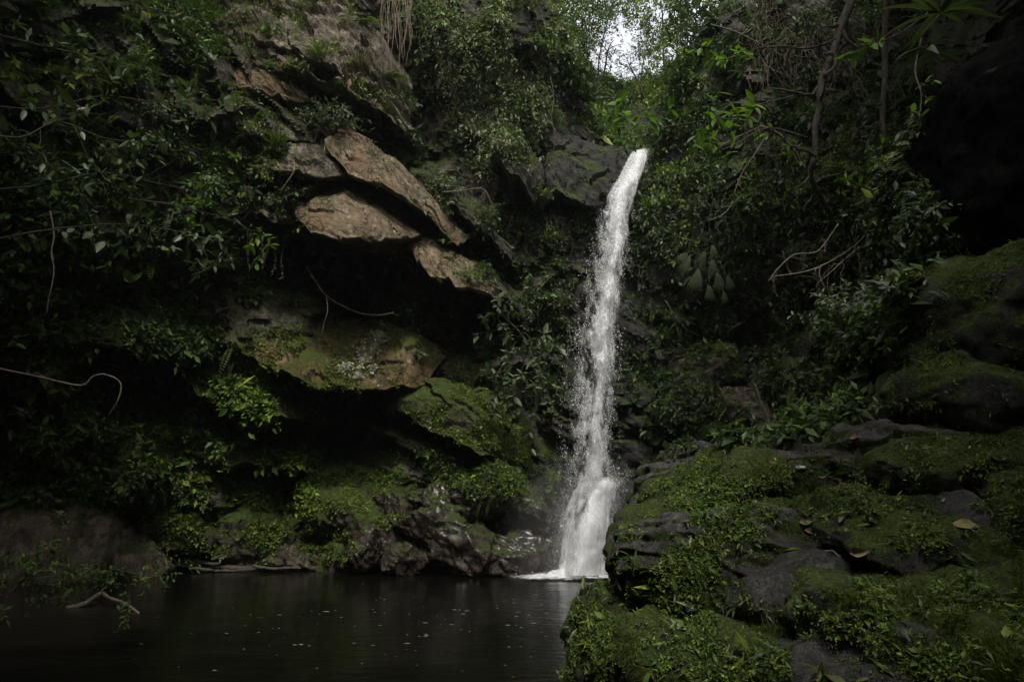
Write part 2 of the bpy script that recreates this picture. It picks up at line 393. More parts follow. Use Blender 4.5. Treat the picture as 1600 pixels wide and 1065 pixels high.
def bed_rot(V):
    """coordinates along and across the bedding"""
    c, d = math.cos(R(31)), math.sin(R(31))
    return np.stack([V[..., 0] * c - V[..., 2] * d, V[..., 1], V[..., 0] * d + V[..., 2] * c], -1)

def ledgy(b, w=0.16):
    s = b - np.floor(b); return np.where(s < w, s / w, 1 - (s - w) / (1 - w)) - 0.5

def rock_relief(V, amp=1.0, seed=0):
    W = V + np.stack([fbm(V * 0.45, 3, seed + 60), fbm(V * 0.45, 3, seed + 61), fbm(V * 0.45, 3, seed + 62)], -1) * 0.7
    B = bed_rot(W)
    n = fbm(V * 0.33, 4, seed) * 0.5
    n += facet(B * np.array([0.42, 0.55, 0.95]), seed + 5, 0.6) * 0.42
    m1 = np.clip(fbm(V * 0.3, 2, seed + 70) * 1.2 + 0.5, 0, 1)
    n += ledgy(B[..., 2] * 0.62 + fbm(V * 0.4, 3, seed + 9) * 1.1) * 0.62 * m1
    m2 = np.clip(fbm(V * 0.6, 2, seed + 71) * 1.6 + 0.1, 0, 1)
    n += ledgy(B[..., 2] * 1.9 + fbm(V * 0.7, 3, seed + 19) * 1.6, 0.25) * 0.17 * m2
    n += facet(B * np.array([1.5, 1.5, 3.2]), seed + 25, 0.5) * 0.11
    n += fbm(V * 2.6, 4, seed + 40) * 0.07
    return n * amp

def relief_sheet(name, xs, ys, f, mat, amp=1.0, seed=0, cut=None, kind='structure'):
    X, Yp = np.meshgrid(xs, ys); D = f(X, Yp)
    V = P(X, Yp, D)
    n = rock_relief(V, amp, seed)
    V = P(X, Yp, np.maximum(D - n, 3.0))
    ny, nx = X.shape; V = V.reshape(-1, 3)
    i = np.arange(ny - 1)[:, None] * nx + np.arange(nx - 1)[None]
    F = np.stack([i, i + nx, i + nx + 1, i + 1], -1).reshape(-1, 4)
    if cut is not None:
        cx = X.ravel()[F].mean(1); cy = Yp.ravel()[F].mean(1); F = F[~cut(cx, cy)]
    o = mesh_obj(name, V, F, mat); tag(o, kind=kind); register(V, F)
    return o

def gap_edge(x, y):
    t = fbm(np.stack([x / 40, y / 40, x * 0], -1), 3, 77) * 14
    l = np.interp(y, [-500, -200, 0, 90, 160, 225, 236], [700, 800, 860, 895, 925, 965, 985]) + t
    r = np.interp(y, [-500, -200, 0, 90, 160, 225, 236], [1300, 1200, 1120, 1085, 1060, 1030, 1016]) + t
    return (x > l) & (x < r) & (y < 236)

cliff = relief_sheet('cliff', np.arange(-350, 2001, 4.2), np.arange(-330, 1001, 4.2), cliff_f, M_cliff, 1.0, 3, gap_edge)
# the wooded stream valley behind the lip of the fall
vx = np.array([500, 800, 905, 960, 1010, 1060, 1130, 1300, 1500]); 
valley_pts = [(x, y, d) for y, row in ((240, (20, 20.2, 20.0, 20.4, 20.6, 20.3, 19.8, 18.5, 18)), (190, (21, 21.5, 22, 24, 25, 24, 21.5, 20, 19)),
              (140, (23, 23, 25, 29, 31, 28, 23.5, 21.5, 20)), (90, (24, 24.5, 29, 36, 38, 33, 25, 22.5, 21)), (0, (26, 26, 31, 40, 42, 36, 28, 24, 22)))
              for x, d in zip(vx, row)]
valley_f = tps([(a, b) for a, b, c in valley_pts], [c for a, b, c in valley_pts], 1e-3)
def valley_cut(x, y):
    return (y < np.interp(x, [500, 860, 930, 1000, 1060, 1130, 1500], [-80, 0, 128, 135, 110, 10, -60]) + 8 * np.sin(x / 9.0))
valley = relief_sheet('hillside', np.arange(700, 1300, 6.0), np.arange(-60, 262, 6.0), valley_f, M_hill, 0.8, 31, valley_cut)

# ------------------------------------------------------------------ projecting ledges of the cliff
def polyline(pts, m):
    pts = np.asarray(pts, float); s = np.concatenate([[0], np.cumsum(np.linalg.norm(np.diff(pts[:, :2], axis=0), axis=1))])
    t = np.linspace(0, s[-1], m); return np.stack([np.interp(t, s, pts[:, k]) for k in range(pts.shape[1])], -1)

def ledge(top, lip, mat, label, seed, back=2.0, bulge=0.18, jag=7.0, rise=0.25, rough=1.0, group=None):
    L = sum(math.dist(a[:2], b[:2]) for a, b in zip(lip[:-1], lip[1:])); m = int(max(30, L / 3.0))
    T = polyline(top, m); B = polyline(lip, m)
    a = np.linspace(0, 1, m)
    j = vnoise(np.stack([a * L / 26, a * 0, a * 0 + seed], -1), seed) + 0.5 * vnoise(np.stack([a * L / 9, a * 0, a * 0 + seed], -1), seed + 2)
    B[:, 1] += j * jag
    j = vnoise(np.stack([a * L / 30, a * 0, a * 0 + seed], -1), seed + 7); T[:, 1] += j * jag
    Tw = P(T[:, 0], T[:, 1], T[:, 2]); Bw = P(B[:, 0], B[:, 1], B[:, 2])
    H = np.linalg.norm(Tw - Bw, axis=1).max(); nf = int(max(14, min(46, H / 0.055)))
    rows = [Tw + np.array([0, 1.6, 0.15]), Tw + np.array([0, 0.7, 0.08])]
    e = np.minimum(a, 1 - a); taper = np.clip(e / 0.12, 0.0, 1) ** 0.6
    for k in range(nf):
        t = k / (nf - 1); r = Tw * (1 - t) + Bw * t
        r = r + np.array([0, -1, 0]) * (bulge * math.sin(math.pi * min(t * 1.05, 1)) * taper)[:, None]
        rows.append(r)
    for k, (dy, dz) in enumerate(((0.05, -0.035), (0.14, -0.02), (0.3, 0.03), (0.6, 0.1), (1.1, 0.5), (back, 1.2 * rise / 0.25 * 0.6))):
        rows.append(Bw + np.array([0, dy, dz * (rise / 0.25)])[None] + 0 * Bw)
    V = np.stack(rows, 0)
    fr = np.zeros(len(rows)); fr[2:2 + nf] = 1; fr[2 + nf:] = 0.6; fr[0:2] = 0.3
    W = V + np.stack([fbm(V * 0.8, 3, seed + 60), fbm(V * 0.8, 3, seed + 61), fbm(V * 0.8, 3, seed + 62)], -1) * 0.35
    B = bed_rot(W)
    n = fbm(V * 0.9, 4, seed) * 0.12 + facet(B * np.array([0.9, 1.0, 1.6]), seed + 4, 0.6) * 0.13 + facet(B * np.array([3.0, 3.0, 6.0]), seed + 5, 0.6) * 0.035 + fbm(V * 5, 3, seed + 8) * 0.022
    m1 = np.clip(fbm(V * 0.9, 2, seed + 70) * 1.4 + 0.4, 0, 1)
    n += ledgy(B[..., 2] * 1.7 + fbm(V * 0.8, 3, seed + 19) * 0.8) * 0.12 * m1
    V = V + np.array([0, -1, 0.35]) * (n * fr[:, None] * rough)[..., None]
    ny, nx = V.shape[:2]
    i = np.arange(ny - 1)[:, None] * nx + np.arange(nx - 1)[None]
    F = np.stack([i, i + nx, i + nx + 1, i + 1], -1).reshape(-1, 4)
    V = V.reshape(-1, 3)
    o = mesh_obj('ledge', V, F, mat, parent=cliff); o['label'] = label
    register(V, F); return o

ledge([(300,-60,15.6),(400,-60,15.4),(470,-30,15.6),(540,10,16.0),(600,70,16.6),(645,140,17.0)],
      [(345,95,14.7),(420,95,14.6),(470,112,14.7),(530,128,15.0),(580,160,15.5),(640,190,16.1)], M_grey, 'grey speckled rock face at the top with grass clinging to it', 1, 2.6, bulge=0.0, rough=2.2)
ledge([(325,100,15.2),(370,100,15.2),(420,112,15.2),(480,135,15.6)],[(325,135,14.7),(380,140,14.5),(430,140,14.6),(482,155,15.2)], M_slab, 'small pale lit ledge near the top left of the cliff', 2, 1.2, jag=5)
ledge([(340,150,15.2),(400,152,15.2),(470,170,15.7),(500,190,16.2)],[(345,192,14.5),(400,205,14.5),(440,212,14.8),(500,215,15.6)], M_grey, 'tan ledge with a hollow on its right side', 3, 1.4)
ledge([(395,222,15.7),(450,212,15.6),(500,212,15.6),(540,230,15.9)],[(390,262,14.9),(440,268,14.8),(500,268,14.8),(548,268,15.3)], M_grey, 'grey brown ledge behind the dark bushy shrub', 4, 1.8, jag=4)
ledge([(512,196,15.9),(545,200,15.9),(580,222,16.0),(620,250,16.2),(655,280,16.5),(690,320,17.0),(735,375,17.6)],
      [(506,222,15.0),(532,250,14.9),(548,270,14.9),(592,284,15.1),(628,308,15.4),(665,335,15.8),(715,380,16.7)], M_slab, 'long pale and rust ledge slanting down to the right', 5, 2.2, jag=2.2, rough=0.8)
ledge([(452,306,15.9),(495,292,15.7),(540,288,15.8),(590,305,16.2),(640,350,16.8)],
      [(462,338,15.0),(490,362,14.6),(530,372,14.5),(590,374,14.8),(655,364,16.0)], M_slab, 'broad tan overhanging slab above the black hollow', 6, 3.0, bulge=0.2, jag=1.8, rough=0.55)
ledge([(395,318,15.8),(420,312,15.7),(450,322,15.9)],[(398,330,15.3),(425,338,15.1),(455,338,15.5)], M_slab, 'small tan rock beside the broad overhanging slab', 7, 1.0, jag=3)
ledge([(610,368,17.0),(650,362,16.8),(690,372,16.9),(735,402,17.2),(790,455,17.9)],
      [(612,376,16.8),(645,392,16.2),(672,428,16.0),(715,448,16.2),(782,468,17.3)], M_slab, 'rust brown jagged ledge below the long slanting ledge', 8, 2.0, jag=6)
ledge([(770,200,17.6),(800,210,17.3),(840,250,17.6),(880,300,18.4)],[(762,230,17.0),(790,262,16.8),(820,292,17.0),(850,330,17.9)], M_cliff, 'dark brown slanting rock under the hanging vines', 9, 1.8, jag=6)
ledge([(855,215,18.8),(900,212,18.6),(950,225,18.6),(1000,240,18.9)],[(850,290,17.9),(890,312,17.8),(930,322,17.9),(985,300,18.5)], M_cliff, 'dark wet rock left of the lip of the waterfall', 10, 1.2, jag=5)
ledge([(310,498,17.6),(380,488,17.7),(450,482,18.0),(520,488,18.1),(590,500,18.0),(650,520,18.1),(700,555,18.5)],
      [(330,530,16.7),(400,560,16.3),(455,590,16.1),(500,606,16.1),(550,608,16.2),(600,604,16.5),(665,600,17.5)], M_ochre_moss, 'mossy ochre ledge with white lichen patches', 11, 2.8, bulge=0.3, jag=4, rough=0.8)
ledge([(255,505,17.6),(320,525,17.6),(380,560,17.5),(430,585,17.6),(500,625,18.4)],
      [(250,560,16.7),(310,615,16.5),(370,645,16.4),(430,652,16.6),(510,650,17.8)], M_mossy, 'green mossy ledge under the ochre ledge at its left', 12, 2.2, bulge=0.25, jag=5)
ledge([(60,470,15.0),(150,475,15.3),(240,480,15.9),(340,510,16.8)],[(60,530,14.5),(150,535,14.8),(240,548,15.4),(350,560,16.5)], M_mossy, 'dark overgrown ledge over the black hollow at the left', 13, 2.5, jag=7)
ledge([(575,602,18.2),(640,600,17.9),(700,590,17.9),(760,610,18.0),(830,660,18.5)],
      [(560,612,17.9),(620,640,17.4),(680,672,17.2),(750,708,17.3),(830,730,18.0)], M_mossy, 'green stained slab slanting down towards the waterfall', 14, 2.4, bulge=0.2, jag=6)
ledge([(590,660,18.6),(650,680,18.4),(720,720,18.5),(790,748,18.7)],[(590,672,18.3),(650,712,18.0),(720,745,18.0),(790,762,18.4)], M_mossy, 'lower dark green slab above the mossy boulders', 15, 1.5, jag=5)
ledge([(1030,560,18.6),(1080,545,18.1),(1150,545,17.9),(1230,570,17.8)],[(1025,600,18.0),(1070,612,17.3),(1140,600,17.2),(1225,610,17.4)], M_black, 'dark ledge right of the waterfall above the shadowed boulders', 16, 1.8, jag=8)

ledge([(545,285,16.6),(580,298,16.6),(620,325,16.8),(655,350,17.1)],[(545,296,16.0),(585,318,15.9),(625,342,16.1),(658,360,16.7)], M_slab, 'thin rock layer recessed between the two lit slabs', 17, 1.2, bulge=0.05, jag=2)
ledge([(700,395,17.7),(740,420,17.6),(790,450,17.8),(820,480,18.1)],[(705,408,17.2),(745,436,17.0),(790,462,17.2),(822,490,17.8)], M_cliff, 'dark thin layer right of the rust brown ledge', 18, 1.2, bulge=0.1, jag=4)
ledge([(640,255,17.4),(690,285,17.4),(740,325,17.6),(800,385,18.1)],[(640,272,16.9),(690,306,16.8),(742,350,16.9),(800,405,17.7)], M_cliff, 'overgrown brown layer above the long slanting ledge', 19, 1.2, bulge=0.15, jag=5)
ledge([(470,612,18.3),(540,640,18.4),(610,668,18.6),(670,700,18.8)],[(470,625,17.9),(540,655,17.9),(610,684,18.1),(670,712,18.5)], M_mossy, 'dim mossy layer deep under the ochre ledge', 20, 1.2, bulge=0.1, jag=4)
ledge([(290,640,18.6),(350,655,18.4),(420,680,18.5),(500,700,19.0)],[(285,700,17.7),(345,720,17.4),(410,730,17.5),(500,735,18.5)], M_mossy, 'low mossy shoulder of rock under the bright bushes', 21, 2.0, bulge=0.25, jag=5)
ledge([(330,20,15.3),(400,30,15.0),(470,55,15.1),(530,90,15.4)],[(330,48,14.6),(400,60,14.4),(470,82,14.5),(535,118,15.0)], M_grey, 'speckled layer across the upper grey rock', 22, 1.0, bulge=0.1, jag=5, rough=1.3)
# ------------------------------------------------------------------ boulders
_ico = {}
def ico(sub):
    if sub not in _ico:
        bm = bmesh.new(); bmesh.ops.create_icosphere(bm, subdivisions=sub, radius=1.0); bm.verts.ensure_lookup_table()
        _ico[sub] = (np.array([v.co[:] for v in bm.verts]), np.array([[v.index for v in f.verts] for f in bm.faces])); bm.free()
    return _ico[sub]

def boulder(px, py, Y, r, mat, label, seed, rot=(0, 0, 0), sub=None, cuts=6, cut_h=(0.62, 0.9), amp=0.16, freq=1.3, wrinkle=0.05, wfreq=5.0, bed=0.0, name='boulder', cat='boulder', world=None, group=None):
    d, F = ico(sub); rs = np.random.default_rng(seed)
    V = d * (np.abs(d) ** 3).sum(1, keepdims=True) ** (-1 / 3.0) * 0.88 + d * 0.12
    for k in range(cuts):
        n = unit(rs.normal(size=3)); h = rs.uniform(*cut_h)
        e = V @ n - h; V = V - np.maximum(e, 0)[:, None] * n * 0.93
    r = np.asarray(r, float); V = V * r; q = V + seed * 3.7; sc = float(np.cbrt(r.prod()))
    disp = fbm(q / sc * freq, 4, seed) * amp * sc + ridge(q / sc * wfreq * np.array([1, 1, 0.7]), 3, seed + 3) * wrinkle * sc + fbm(q * 7, 3, seed + 6) * 0.018 * sc
    if amp: disp = disp + facet(q / sc * 1.6, seed + 12, 0.6) * 0.06 * sc + facet(q / sc * 4.0, seed + 13, 0.6) * 0.018 * sc
    if bed:
        b = (q @ unit(np.array([0.45, 0.2, 0.85]))) / sc * 4.5 + fbm(q / sc * 1.5, 3, seed + 9) * 1.0; s = b - np.floor(b)
        disp = disp + (np.where(s < 0.2, s / 0.2, 1 - (s - 0.2) / 0.8) - 0.5) * bed * sc
    V = V + d * disp[:, None]
    M = np.array(Matrix.Rotation(R(rot[2]), 3, 'Z') @ Matrix.Rotation(R(rot[1]), 3, 'Y') @ Matrix.Rotation(R(rot[0]), 3, 'X'))
    c = np.asarray(world if world is not None else P(px, py, Y), float)
    V = V @ M.T
    o = mesh_obj(name, V, F, mat, smooth=True); o.location = c
    tag(o, label, cat, group); register(V + c, F)
    return o

def br(px, py, Y, rpx, rpy, ry, mat, label, seed, **kw):
    """boulder whose half width and half height are given as seen"""
    k = Y / FPX * 1.02
    if kw.get('sub') is None or (kw['sub'] == 6 and rpx * rpy < 6500): kw['sub'] = 5 if rpx * rpy > 1300 else 4
    return boulder(px, py, Y, (rpx * k, ry, rpy * k), mat, label, seed, **kw)

# far shore, left
br(60, 845, 17.0, 150, 88, 1.3, M_boulder, 'big flat faced brown boulder at the left end of the shore', 101, rot=(0, 20, 24), cuts=12, cut_h=(0.42, 0.75), amp=0.12, wrinkle=0.03, bed=0.05)
br(150, 845, 17.3, 100, 72, 1.2, M_boulder, 'angular grey brown boulder with a pale ridge beside the water', 102, rot=(0, 22, -10), cuts=10, cut_h=(0.45, 0.75), amp=0.08, wrinkle=0.02)
br(205, 872, 17.4, 62, 48, 1.0, M_boulder, 'sloping grey boulder ending in a point at the waterline', 103, rot=(0, 30, -20), cuts=10, cut_h=(0.45, 0.75), amp=0.08, wrinkle=0.02)
br(130, 770, 17.8, 110, 45, 1.2, M_mossy, 'low mossy boulder above the flat faced brown boulder', 104, rot=(0, 14, 0), cuts=7)
br(262, 810, 18.4, 90, 42, 1.1, M_mossy, 'mossy boulder sloping down above the grey pointed one', 105, rot=(0, 32, 0), cuts=7, bed=0.08)
br(300, 862, 18.9, 55, 22, 0.8, M_mossy, 'small dark mossy boulder beside the driftwood', 106, rot=(0, 20, 0), cuts=7, bed=0.08)
br(400, 835, 19.0, 85, 52, 1.2, M_mossy, 'broad green boulder right of the driftwood', 107, rot=(0, 10, 10), cuts=7, amp=0.2)
br(345, 790, 19.2, 50, 60, 1.0, M_mossy, 'upright dark mossy boulder behind the driftwood', 108, rot=(0, -20, 0), cuts=7)
br(465, 868, 19.0, 62, 34, 0.9, M_boulder, 'layered dark boulder at the water between mossy ones', 109, rot=(0, 6, 0), cuts=7, bed=0.14)
br(528, 872, 18.4, 30, 26, 0.6, M_mossy, 'little bright mossy boulder left of the wet brown rocks', 110, cuts=5)
br(530, 760, 18.9, 50, 34, 0.9, M_mossy, 'rounded bright green boulder on top of the mossy heap', 111, rot=(0, 16, 0), cuts=4, amp=0.12)
br(515, 800, 18.5, 34, 42, 0.8, M_mossy, 'smooth mossy boulder at the left of the heap', 112, rot=(0, -14, 0), cuts=4, amp=0.12)
br(590, 765, 18.9, 48, 26, 0.8, M_mossy, 'flat green cushion of rock behind the wet boulders', 113, rot=(0, 20, 0), cuts=4, amp=0.12)
br(556, 815, 18.1, 46, 42, 0.8, M_mossy, 'mossy boulder with bright patches above the wet brown ones', 114, rot=(0, 24, 0), cuts=4, amp=0.14)
br(642, 755, 18.8, 26, 22, 0.5, M_mossy, 'small pointed mossy stone sticking up from the ferns', 115, rot=(0, 40, 0), cuts=6)
br(708, 742, 18.6, 22, 16, 0.5, M_mossy, 'little bright topped stone behind the dark rocks', 116, cuts=5)
# wet brown heap
wk = dict(cuts=11, cut_h=(0.5, 0.85), amp=0.14, wrinkle=0.06, wfreq=2.6, bed=0.10, sub=5)
br(572, 858, 17.7, 32, 46, 0.8, M_wet, 'upright wet brown boulder at the left end of the heap', 121, rot=(0, 14, 0), **wk)
br(606, 838, 17.8, 18, 36, 0.6, M_wet, 'narrow wet boulder wedged between two brown ones', 122, rot=(0, -12, 0), **wk)
br(638, 868, 17.5, 40, 32, 0.7, M_wet, 'wrinkled dark wet boulder at the waterline below the large one', 123, rot=(0, 24, 0), **wk)
br(690, 832, 17.5, 66, 38, 0.9, M_wet, 'largest wet brown boulder with a bright sheen', 124, rot=(0, 30, 0), **wk)
br(625, 800, 18.1, 56, 26, 0.9, M_wet, 'reddish wet boulder behind the largest one', 125, rot=(0, 22, 0), **wk)
br(660, 782, 18.2, 34, 22, 0.7, M_wet, 'dented wet boulder near the top of the heap', 126, rot=(0, 24, 0), **wk)
br(706, 795, 18.0, 46, 26, 0.8, M_wet, 'knobbly wet boulder right of the dented one', 127, rot=(0, 34, 0), **wk)
br(755, 785, 18.2, 50, 34, 0.9, M_wet, 'dark rounded boulder with moss streaks', 128, rot=(0, 30, 0), **wk)
br(745, 862, 17.5, 62, 40, 0.9, M_wet, 'low sloping wet boulder at the waterline right of the brown heap', 129, rot=(0, 20, 0), **wk)
br(810, 798, 18.0, 72, 50, 1.0, M_wet, 'olive brown boulder beside the cascade', 130, rot=(0, 26, 0), **wk)
br(820, 862, 17.8, 60, 46, 0.9, M_wet, 'dark hollowed boulder left of the cascade foot', 131, rot=(0, 10, 0), **wk)
br(862, 790, 18.3, 36, 44, 0.8, M_black, 'dark rock the left edge of the cascade runs over', 132, rot=(0, 14, 0), **wk)
br(915, 832, 18.4, 52, 86, 1.2, M_black, 'rock under the lower cascade seen through the water', 133, rot=(0, 2, 0), **wk)
br(985, 800, 17.9, 36, 58, 0.9, M_black, 'glistening black boulder right of the cascade', 134, rot=(0, 10, 0), **wk)
br(985, 868, 17.6, 34, 40, 0.8, M_black, 'dark boulder at the cascade foot by the mossy bank', 135, rot=(0, 5, 0), **wk)
# dark boulders right of the fall
br(1062, 712, 17.0, 36, 28, 0.8, M_black, 'dark brown boulder peeping over the mossy bank right of the fall', 141, rot=(0, 12, 0), **wk)
br(1090, 640, 17.6, 55, 50, 1.1, M_black, 'shadowed boulder right of the plunging water', 142, rot=(0, 25, 0), cuts=8, bed=0.06)
br(1160, 650, 16.6, 60, 40, 1.2, M_boulder, 'layered dark boulder with moss on its left edge', 143, rot=(0, -8, 0), cuts=8, bed=0.1)
br(1125, 690, 16.8, 40, 26, 0.9, M_black, 'low black boulder behind the foreground bank', 144, cuts=8)
br(1100, 585, 18.2, 62, 34, 1.0, M_boulder, 'dim slanting rock with yellow moss above the shadowed boulder', 145, rot=(0, -25, 0), cuts=8, bed=0.06)
br(1230, 620, 16.0, 45, 60, 1.1, M_mossy, 'dim mossy boulder under the dark shrubs right of the fall', 146, rot=(0, 5, 0), cuts=7)

# ------------------------------------------------------------------ near bank on the right
bank_px = [(860, 1120, 6.6), (885, 1050, 6.6), (905, 990, 7.0), (965, 930, 7.4), (1005, 860, 7.6), (1035, 800, 7.7), (1060, 755, 7.9), (1120, 715, 8.2), (1200, 690, 8.8), (1290, 665, 9.2), (1400, 640, 9.4),
           (1100, 800, 6.9), (1050, 900, 6.4), (1000, 1000, 5.9), (950, 1065, 5.8), (1100, 1000, 5.0), (1100, 1100, 4.3), (1200, 760, 7.2), (1200, 850, 6.2), (1200, 950, 5.2), (1250, 1065, 4.1),
           (1350, 720, 7.0), (1350, 800, 6.0), (1350, 900, 5.0), (1350, 1065, 3.7), (1500, 680, 6.6), (1600, 630, 6.6), (1500, 800, 5.4), (1500, 950, 4.1), (1500, 1100, 3.3), (1650, 800, 4.6), (1650, 1000, 3.4), (1800, 700, 5.2), (1800, 1000, 3.0)]
bw = np.array([P(a, b, c) for a, b, c in bank_px])
extra = np.array([(0.2, 7.0, -0.8), (0.2, 9.5, -1), (1.2, 11, -1), (4, 13, 0.5), (6, 12, 2.5), (0.0, 4.5, -0.6), (-0.2, 2.0, 0.2), (-1.4, 3.5, -0.8), (-1.5, 1.0, -0.2), (0, 0, 0.45), (2, 0, 0.6), (2, -3, 0.6), (6, -3, 1.5), (6, 3, 2.6), (9, 8, 4), (9, 2, 4), (-2, -3, 0.2), (-4, 0, -0.8), (10, -4, 3)])
bw = np.concatenate([bw, extra])
bank_f = tps(bw[:, :2] * 100, bw[:, 2], 2e-3)
bx, by = np.meshgrid(np.arange(-2.5, 10, 0.06), np.arange(-3.5, 13, 0.06))
bz = np.concatenate([bank_f(bx[k:k + 40] * 100, by[k:k + 40] * 100) for k in range(0, bx.shape[0], 40)])
bz = np.minimum(bz, 5.5); Q = np.stack([bx, by, bz], -1)
bz = bz + 0.05 + fbm(Q * 0.9, 4, 50) * 0.13 + ridge(Q * 1.6, 3, 55) * 0.05 + facet(Q * np.array([1.1, 1.6, 1.6]), 56, 0.5) * 0.10
Q = np.stack([bx, by, bz], -1); n0, n1 = bx.shape
i = np.arange(n0 - 1)[:, None] * n1 + np.arange(n1 - 1)[None]
BF = np.stack([i, i + 1, i + n1 + 1, i + n1], -1).reshape(-1, 4); BV = Q.reshape(-1, 3)
bank = mesh_obj('river_bank', BV, BF, M_bank, smooth=True); tag(bank, kind='structure'); register(BV, BF)

bk = dict(cuts=4, cut_h=(0.7, 0.95), amp=0.15, wrinkle=0.03, wfreq=3.0)
br(1540, 520, 7.6, 150, 120, 1.6, M_bank, 'high rounded mossy boulder at the right edge', 201, rot=(0, -24, 0), sub=6, **bk)
br(1490, 620, 7.0, 112, 58, 1.0, M_bank, 'mossy boulder overgrown with creepers below the high one', 202, rot=(0, -8, 0), sub=6, **bk)
br(1400, 625, 8.4, 80, 24, 0.9, M_bankgrey, 'smooth grey topped rock tucked behind the mossy boulders', 203, rot=(0, -22, 0), sub=5, **bk)
br(1330, 652, 8.6, 66, 22, 0.8, M_bank, 'low mossy rock behind the bank top', 204, rot=(0, -16, 0), sub=5, **bk)
br(1400, 668, 8.0, 70, 26, 0.8, M_bankgrey, 'bare grey rock below the smooth grey topped one', 205, rot=(0, -6, 0), sub=5, **bk)
br(1045, 842, 6.35, 66, 58, 0.8, M_bank, 'mossy knob of the bank beside the cascade', 225, rot=(0, -24, 0), sub=6, **bk)
big = dict(cuts=5, cut_h=(0.75, 0.97), amp=0.11, wrinkle=0.035, wfreq=3.2, bed=0.05)
br(1345, 742, 7.6, 350, 74, 1.5, M_slope, 'long sloping rock mass with a bare grey crest rising to the right edge', 206, rot=(0, -10, 0), sub=7, **big)
br(1115, 765, 6.75, 96, 50, 0.9, M_bank, 'bright mossy shoulder of the bank facing the waterfall', 208, rot=(0, -22, 0), sub=6, **bk)
br(1290, 895, 6.0, 300, 78, 1.1, M_slope, 'lower sloping rock mass strewn with brown leaves', 207, rot=(0, 3, 0), sub=7, **big)
br(1500, 745, 5.9, 120, 50, 0.9, M_bank, 'mossy mound below the long grey slab', 210, rot=(0, 10, 0), sub=6, **bk)
br(1115, 848, 6.15, 112, 46, 0.9, M_bank, 'smooth mossy rock under the small palm like plants', 211, rot=(0, -20, 0), sub=6, **bk)
br(1028, 888, 6.5, 66, 56, 0.8, M_bank, 'mossy rock at the edge of the bank by the falls', 212, rot=(0, -35, 0), sub=6, **bk)
br(1215, 925, 5.3, 95, 55, 0.7, M_bankgrey, 'smooth slate grey boulder in the middle of the bank', 214, rot=(0, -12, 0), sub=6, cuts=5, cut_h=(0.6, 0.9), amp=0.1, wrinkle=0.015, wfreq=3.0)
br(1090, 940, 5.8, 72, 66, 0.8, M_bank, 'mossy rounded boulder left of the slate grey one', 215, rot=(0, -10, 0), sub=6, **bk)
br(975, 1000, 6.3, 74, 74, 0.8, M_bank, 'steep mossy rock dropping into the pool', 216, rot=(0, 20, 0), sub=6, **bk)
br(1040, 1040, 5.3, 90, 76, 0.7, M_bank, 'mossy boulder at the bottom edge beside the pool', 217, rot=(0, -8, 0), sub=6, **bk)
br(1410, 860, 5.2, 130, 66, 0.8, M_bank, 'large dark mossy boulder holding a pale fallen leaf', 218, rot=(0, 12, 0), sub=6, **bk)
br(1490, 835, 5.3, 66, 50, 0.6, M_bankgrey, 'bare dark rock with a yellowing leaf on it', 219, rot=(0, 20, 0), sub=6, **bk)
br(1600, 850, 4.9, 84, 100, 0.8, M_bank, 'upright mossy rock at the right edge', 220, rot=(0, 10, 0), sub=6, **bk)
br(1400, 985, 4.3, 150, 60, 0.7, M_bank, 'dim mossy boulder low in the bank', 221, rot=(0, 14, 0), sub=6, **bk)
br(1190, 1030, 4.7, 80, 50, 0.6, M_bank, 'dark mossy rock at the bottom edge below the slate grey boulder', 222, rot=(0, 8, 0), sub=6, **bk)
br(1500, 1050, 3.8, 150, 60, 0.6, M_bankgrey, 'dark bare rock in the bottom right corner', 223, rot=(0, 8, 0), sub=6, **bk)
br(1330, 1060, 3.9, 100, 50, 0.5, M_bankgrey, 'low dark rock at the bottom edge of the bank', 224, rot=(0, -8, 0), sub=6, **bk)
# the big overhang at the upper right, its shade painted into the colour
br(1640, 265, 7.6, 205, 190, 1.9, M_over, 'huge overhanging rock at the upper right with its shade painted black', 231, rot=(0, -8, 0), sub=6, cuts=4, cut_h=(0.75, 0.95), amp=0.12, wrinkle=0.02, name='overhanging_rock', cat='rock')

# ------------------------------------------------------------------ unseen gorge walls added to cut the low sky light
def wall_sheet(name, a, b, z1, seed, lean=0.0, mat=M_cliff):
    a = np.array(a, float); b = np.array(b, float); L = np.linalg.norm(b - a); n = int(L / 0.25); m = int((z1 + 2) / 0.25)
    s = np.linspace(0, 1, n)[None, :, None]; z = np.linspace(-2, z1, m)[:, None]
    V = np.zeros((m, n, 3)); V[..., :2] = a + (b - a) * s; V[..., 2] = z
    d = (b - a) / L; nrm = np.array([-d[1], d[0], 0]); V = V + nrm * ((rock_relief(V, 1.3, seed) + lean * (z + 2)))[..., None]
    i = np.arange(m - 1)[:, None] * n + np.arange(n - 1)[None]
    F = np.stack([i, i + 1, i + n + 1, i + n], -1).reshape(-1, 4)
    o = mesh_obj(name, V.reshape(-1, 3), F, mat); tag(o, kind='structure'); return o
wall_sheet('added_gorge_wall', (-12.0, 11.5), (-12.5, -16), 15, 61, 0.10)
wall_sheet('added_gorge_wall', (-12, -15), (13, -15), 12, 62, 0.0)
wall_sheet('added_gorge_wall', (10.5, -16), (9.5, 9.5), 14, 63, 0.10)

